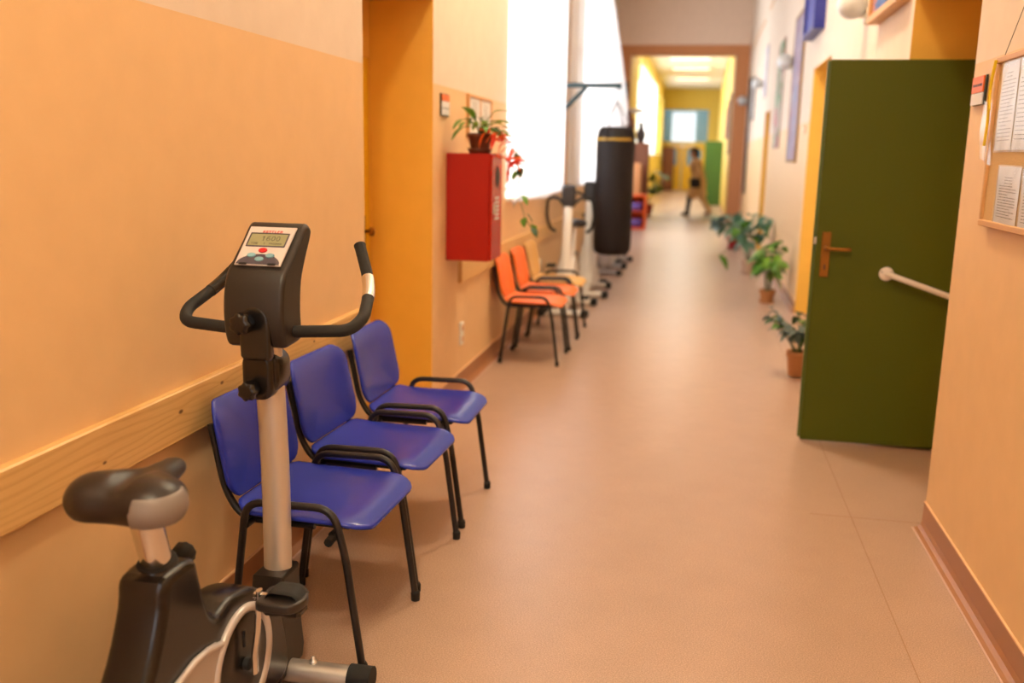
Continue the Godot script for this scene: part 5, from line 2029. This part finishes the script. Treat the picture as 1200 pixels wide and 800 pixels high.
# ------------------------------------------------------------------ person
func build_person():
	# walks toward -x; origin on the floor between the feet
	var t := thing("person", "person in beige coat walking with a dark shoulder bag far down the corridor", "person", Vector3(-0.02, 0, -25.3))
	var hip := Vector3(-0.03, 0.93, 0)
	var chest := Vector3(-0.10, 1.30, 0)
	var neck := Vector3(-0.13, 1.47, 0)
	var head := Vector3(-0.17, 1.62, 0)
	var bones := [
		[hip, chest, 0.13, 0.145], [chest, neck, 0.12, 0.055], [neck, head, 0.052, 0.06],
		[chest + Vector3(0, 0.10, -0.17), chest + Vector3(0, 0.10, 0.17), 0.06, 0.06],
		[hip + Vector3(0, 0, 0.08), Vector3(-0.22, 0.52, 0.09), 0.09, 0.06], [Vector3(-0.22, 0.52, 0.09), Vector3(-0.27, 0.09, 0.09), 0.058, 0.04], [Vector3(-0.25, 0.045, 0.09), Vector3(-0.40, 0.035, 0.09), 0.042, 0.03],
		[hip + Vector3(0, 0, -0.08), Vector3(0.08, 0.50, -0.09), 0.09, 0.06], [Vector3(0.08, 0.50, -0.09), Vector3(0.30, 0.14, -0.09), 0.058, 0.04], [Vector3(0.31, 0.10, -0.09), Vector3(0.22, 0.035, -0.09), 0.042, 0.032],
		[chest + Vector3(0, 0.10, 0.19), Vector3(-0.02, 1.10, 0.25), 0.05, 0.042], [Vector3(-0.02, 1.10, 0.25), Vector3(-0.20, 0.95, 0.22), 0.04, 0.03],
		[chest + Vector3(0, 0.10, -0.19), Vector3(0.05, 1.12, -0.24), 0.05, 0.042], [Vector3(0.05, 1.12, -0.24), Vector3(0.14, 0.92, -0.22), 0.04, 0.03],
	]
	for s in [[Vector3(-0.20, 0.95, 0.22), Vector3(-0.06, -0.05, 0)], [Vector3(0.14, 0.92, -0.22), Vector3(0.03, -0.08, 0)]]:
		var w: Vector3 = s[0]
		var d: Vector3 = s[1]
		bones.append([w, w + d * 0.7, 0.034, 0.036])
		for k in 4:
			var o := Vector3(0, 0, -0.03 + 0.02 * k)
			bones.append([w + d * 0.7 + o, w + d * 1.7 + o * 1.1 + Vector3(0.01, 0, 0), 0.010, 0.008])
		bones.append([w + d * 0.4 + Vector3(0, 0, 0.03), w + d * 1.1 + Vector3(-0.02, 0, 0.05), 0.011, 0.009])
	var body := begin()
	nets(body, Vector3(-0.5, -0.02, -0.36), Vector3(0.45, 1.60, 0.38), 0.024, blend_field(bones, 0.03))
	var hb := [[head + Vector3(0.01, 0.03, 0), head + Vector3(-0.005, -0.02, 0), 0.088, 0.082], [head + Vector3(-0.045, -0.075, 0), head + Vector3(-0.03, -0.06, 0), 0.042, 0.05], [head + Vector3(-0.085, -0.005, 0), head + Vector3(-0.105, -0.03, 0), 0.012, 0.017], [head + Vector3(0.01, 0.0, 0.085), head + Vector3(0.01, -0.03, 0.085), 0.018, 0.014], [head + Vector3(0.01, 0.0, -0.085), head + Vector3(0.01, -0.03, -0.085), 0.018, 0.014], [neck, head + Vector3(0.01, -0.05, 0), 0.052, 0.05]]
	nets(body, head - Vector3(0.2, 0.25, 0.15), head + Vector3(0.2, 0.2, 0.15), 0.011, blend_field(hb, 0.02))
	var bp := part("body", body, M.skin, t)
	for z in [-0.032, 0.032]:
		var ey := begin()
		rod(ey, head + Vector3(-0.082, 0.01, z), head + Vector3(-0.089, 0.01, z), 0.009, 8)
		part("eye", ey, M.ink, bp)
	var mo := begin()
	rod(mo, head + Vector3(-0.084, -0.075, -0.02), head + Vector3(-0.084, -0.075, 0.02), 0.006, 6)
	part("mouth", mo, M.pot_red, bp)
	var hair := begin()
	var hf := blend_field([[head + Vector3(0.03, 0.05, 0), head + Vector3(0.05, -0.04, 0), 0.098, 0.085], [head + Vector3(-0.03, 0.08, 0), head + Vector3(0.02, 0.07, 0), 0.072, 0.085]], 0.03)
	nets(hair, head - Vector3(0.2, 0.2, 0.18), head + Vector3(0.22, 0.25, 0.18), 0.014, hf)
	part("hair", hair, M.hair, bp)
	# coat and trousers follow the body
	var coat := begin()
	var cb := [
		[hip + Vector3(0, 0.05, 0), chest, 0.165, 0.172], [chest, chest + Vector3(-0.015, 0.11, 0), 0.16, 0.09],
		[chest + Vector3(0, 0.10, -0.17), chest + Vector3(0, 0.10, 0.17), 0.078, 0.078],
		[hip + Vector3(-0.02, 0.05, 0.06), Vector3(-0.16, 0.56, 0.08), 0.15, 0.135], [hip + Vector3(0.02, 0.05, -0.06), Vector3(0.08, 0.56, -0.08), 0.15, 0.135],
		[chest + Vector3(0, 0.10, 0.19), Vector3(-0.02, 1.10, 0.25), 0.068, 0.06], [Vector3(-0.02, 1.10, 0.25), Vector3(-0.185, 0.963, 0.222), 0.058, 0.05],
		[chest + Vector3(0, 0.10, -0.19), Vector3(0.05, 1.12, -0.24), 0.068, 0.06], [Vector3(0.05, 1.12, -0.24), Vector3(0.13, 0.945, -0.222), 0.058, 0.05],
	]
	nets(coat, Vector3(-0.45, 0.38, -0.36), Vector3(0.4, 1.56, 0.36), 0.024, blend_field(cb, 0.05))
	part("coat", coat, M.cloth_beige, bp)
	var tr := begin()
	nets(tr, Vector3(-0.1, 0.05, -0.25), Vector3(0.45, 0.75, 0.05), 0.022, blend_field([[hip + Vector3(0.02, -0.1, -0.08), Vector3(0.08, 0.50, -0.09), 0.105, 0.082], [Vector3(0.08, 0.50, -0.09), Vector3(0.295, 0.15, -0.09), 0.08, 0.066]], 0.04))
	part("trouser_leg", tr, M.cloth_beige, bp)
	var bt := begin()
	nets(bt, Vector3(-0.5, -0.02, -0.05), Vector3(-0.05, 0.75, 0.25), 0.020, blend_field([[hip + Vector3(-0.05, -0.15, 0.08), Vector3(-0.22, 0.52, 0.09), 0.10, 0.08], [Vector3(-0.22, 0.52, 0.09), Vector3(-0.27, 0.10, 0.09), 0.072, 0.056], [Vector3(-0.25, 0.055, 0.09), Vector3(-0.40, 0.042, 0.09), 0.053, 0.040]], 0.03))
	part("boot_leg", bt, M.cloth_dark, bp)
	var sh := begin()
	nets(sh, Vector3(0.1, -0.02, -0.2), Vector3(0.45, 0.25, 0.02), 0.016, blend_field([[Vector3(0.31, 0.11, -0.09), Vector3(0.21, 0.045, -0.09), 0.052, 0.042]], 0.03))
	part("shoe", sh, M.brown_board, bp)
	var bag := thing("shoulder_bag", "dark shoulder bag hanging at the walking person's hip", "bag", Vector3(-0.02, 0, -25.3))
	var bg := begin()
	cbox(bg, Vector3(-0.10, 0.86, 0.30), Vector3(0.26, 0.24, 0.08), 0.03)
	part("bag_body", bg, M.cloth_dark, bag)
	var stp := begin()
	tube(stp, rounded([Vector3(-0.20, 0.97, 0.30), Vector3(-0.17, 1.30, 0.20), Vector3(-0.10, 1.50, 0.10), Vector3(0.0, 1.40, 0.20), Vector3(0.0, 0.97, 0.30)], 0.1), 0.010, 6)
	part("strap", stp, M.cloth_dark, bag)
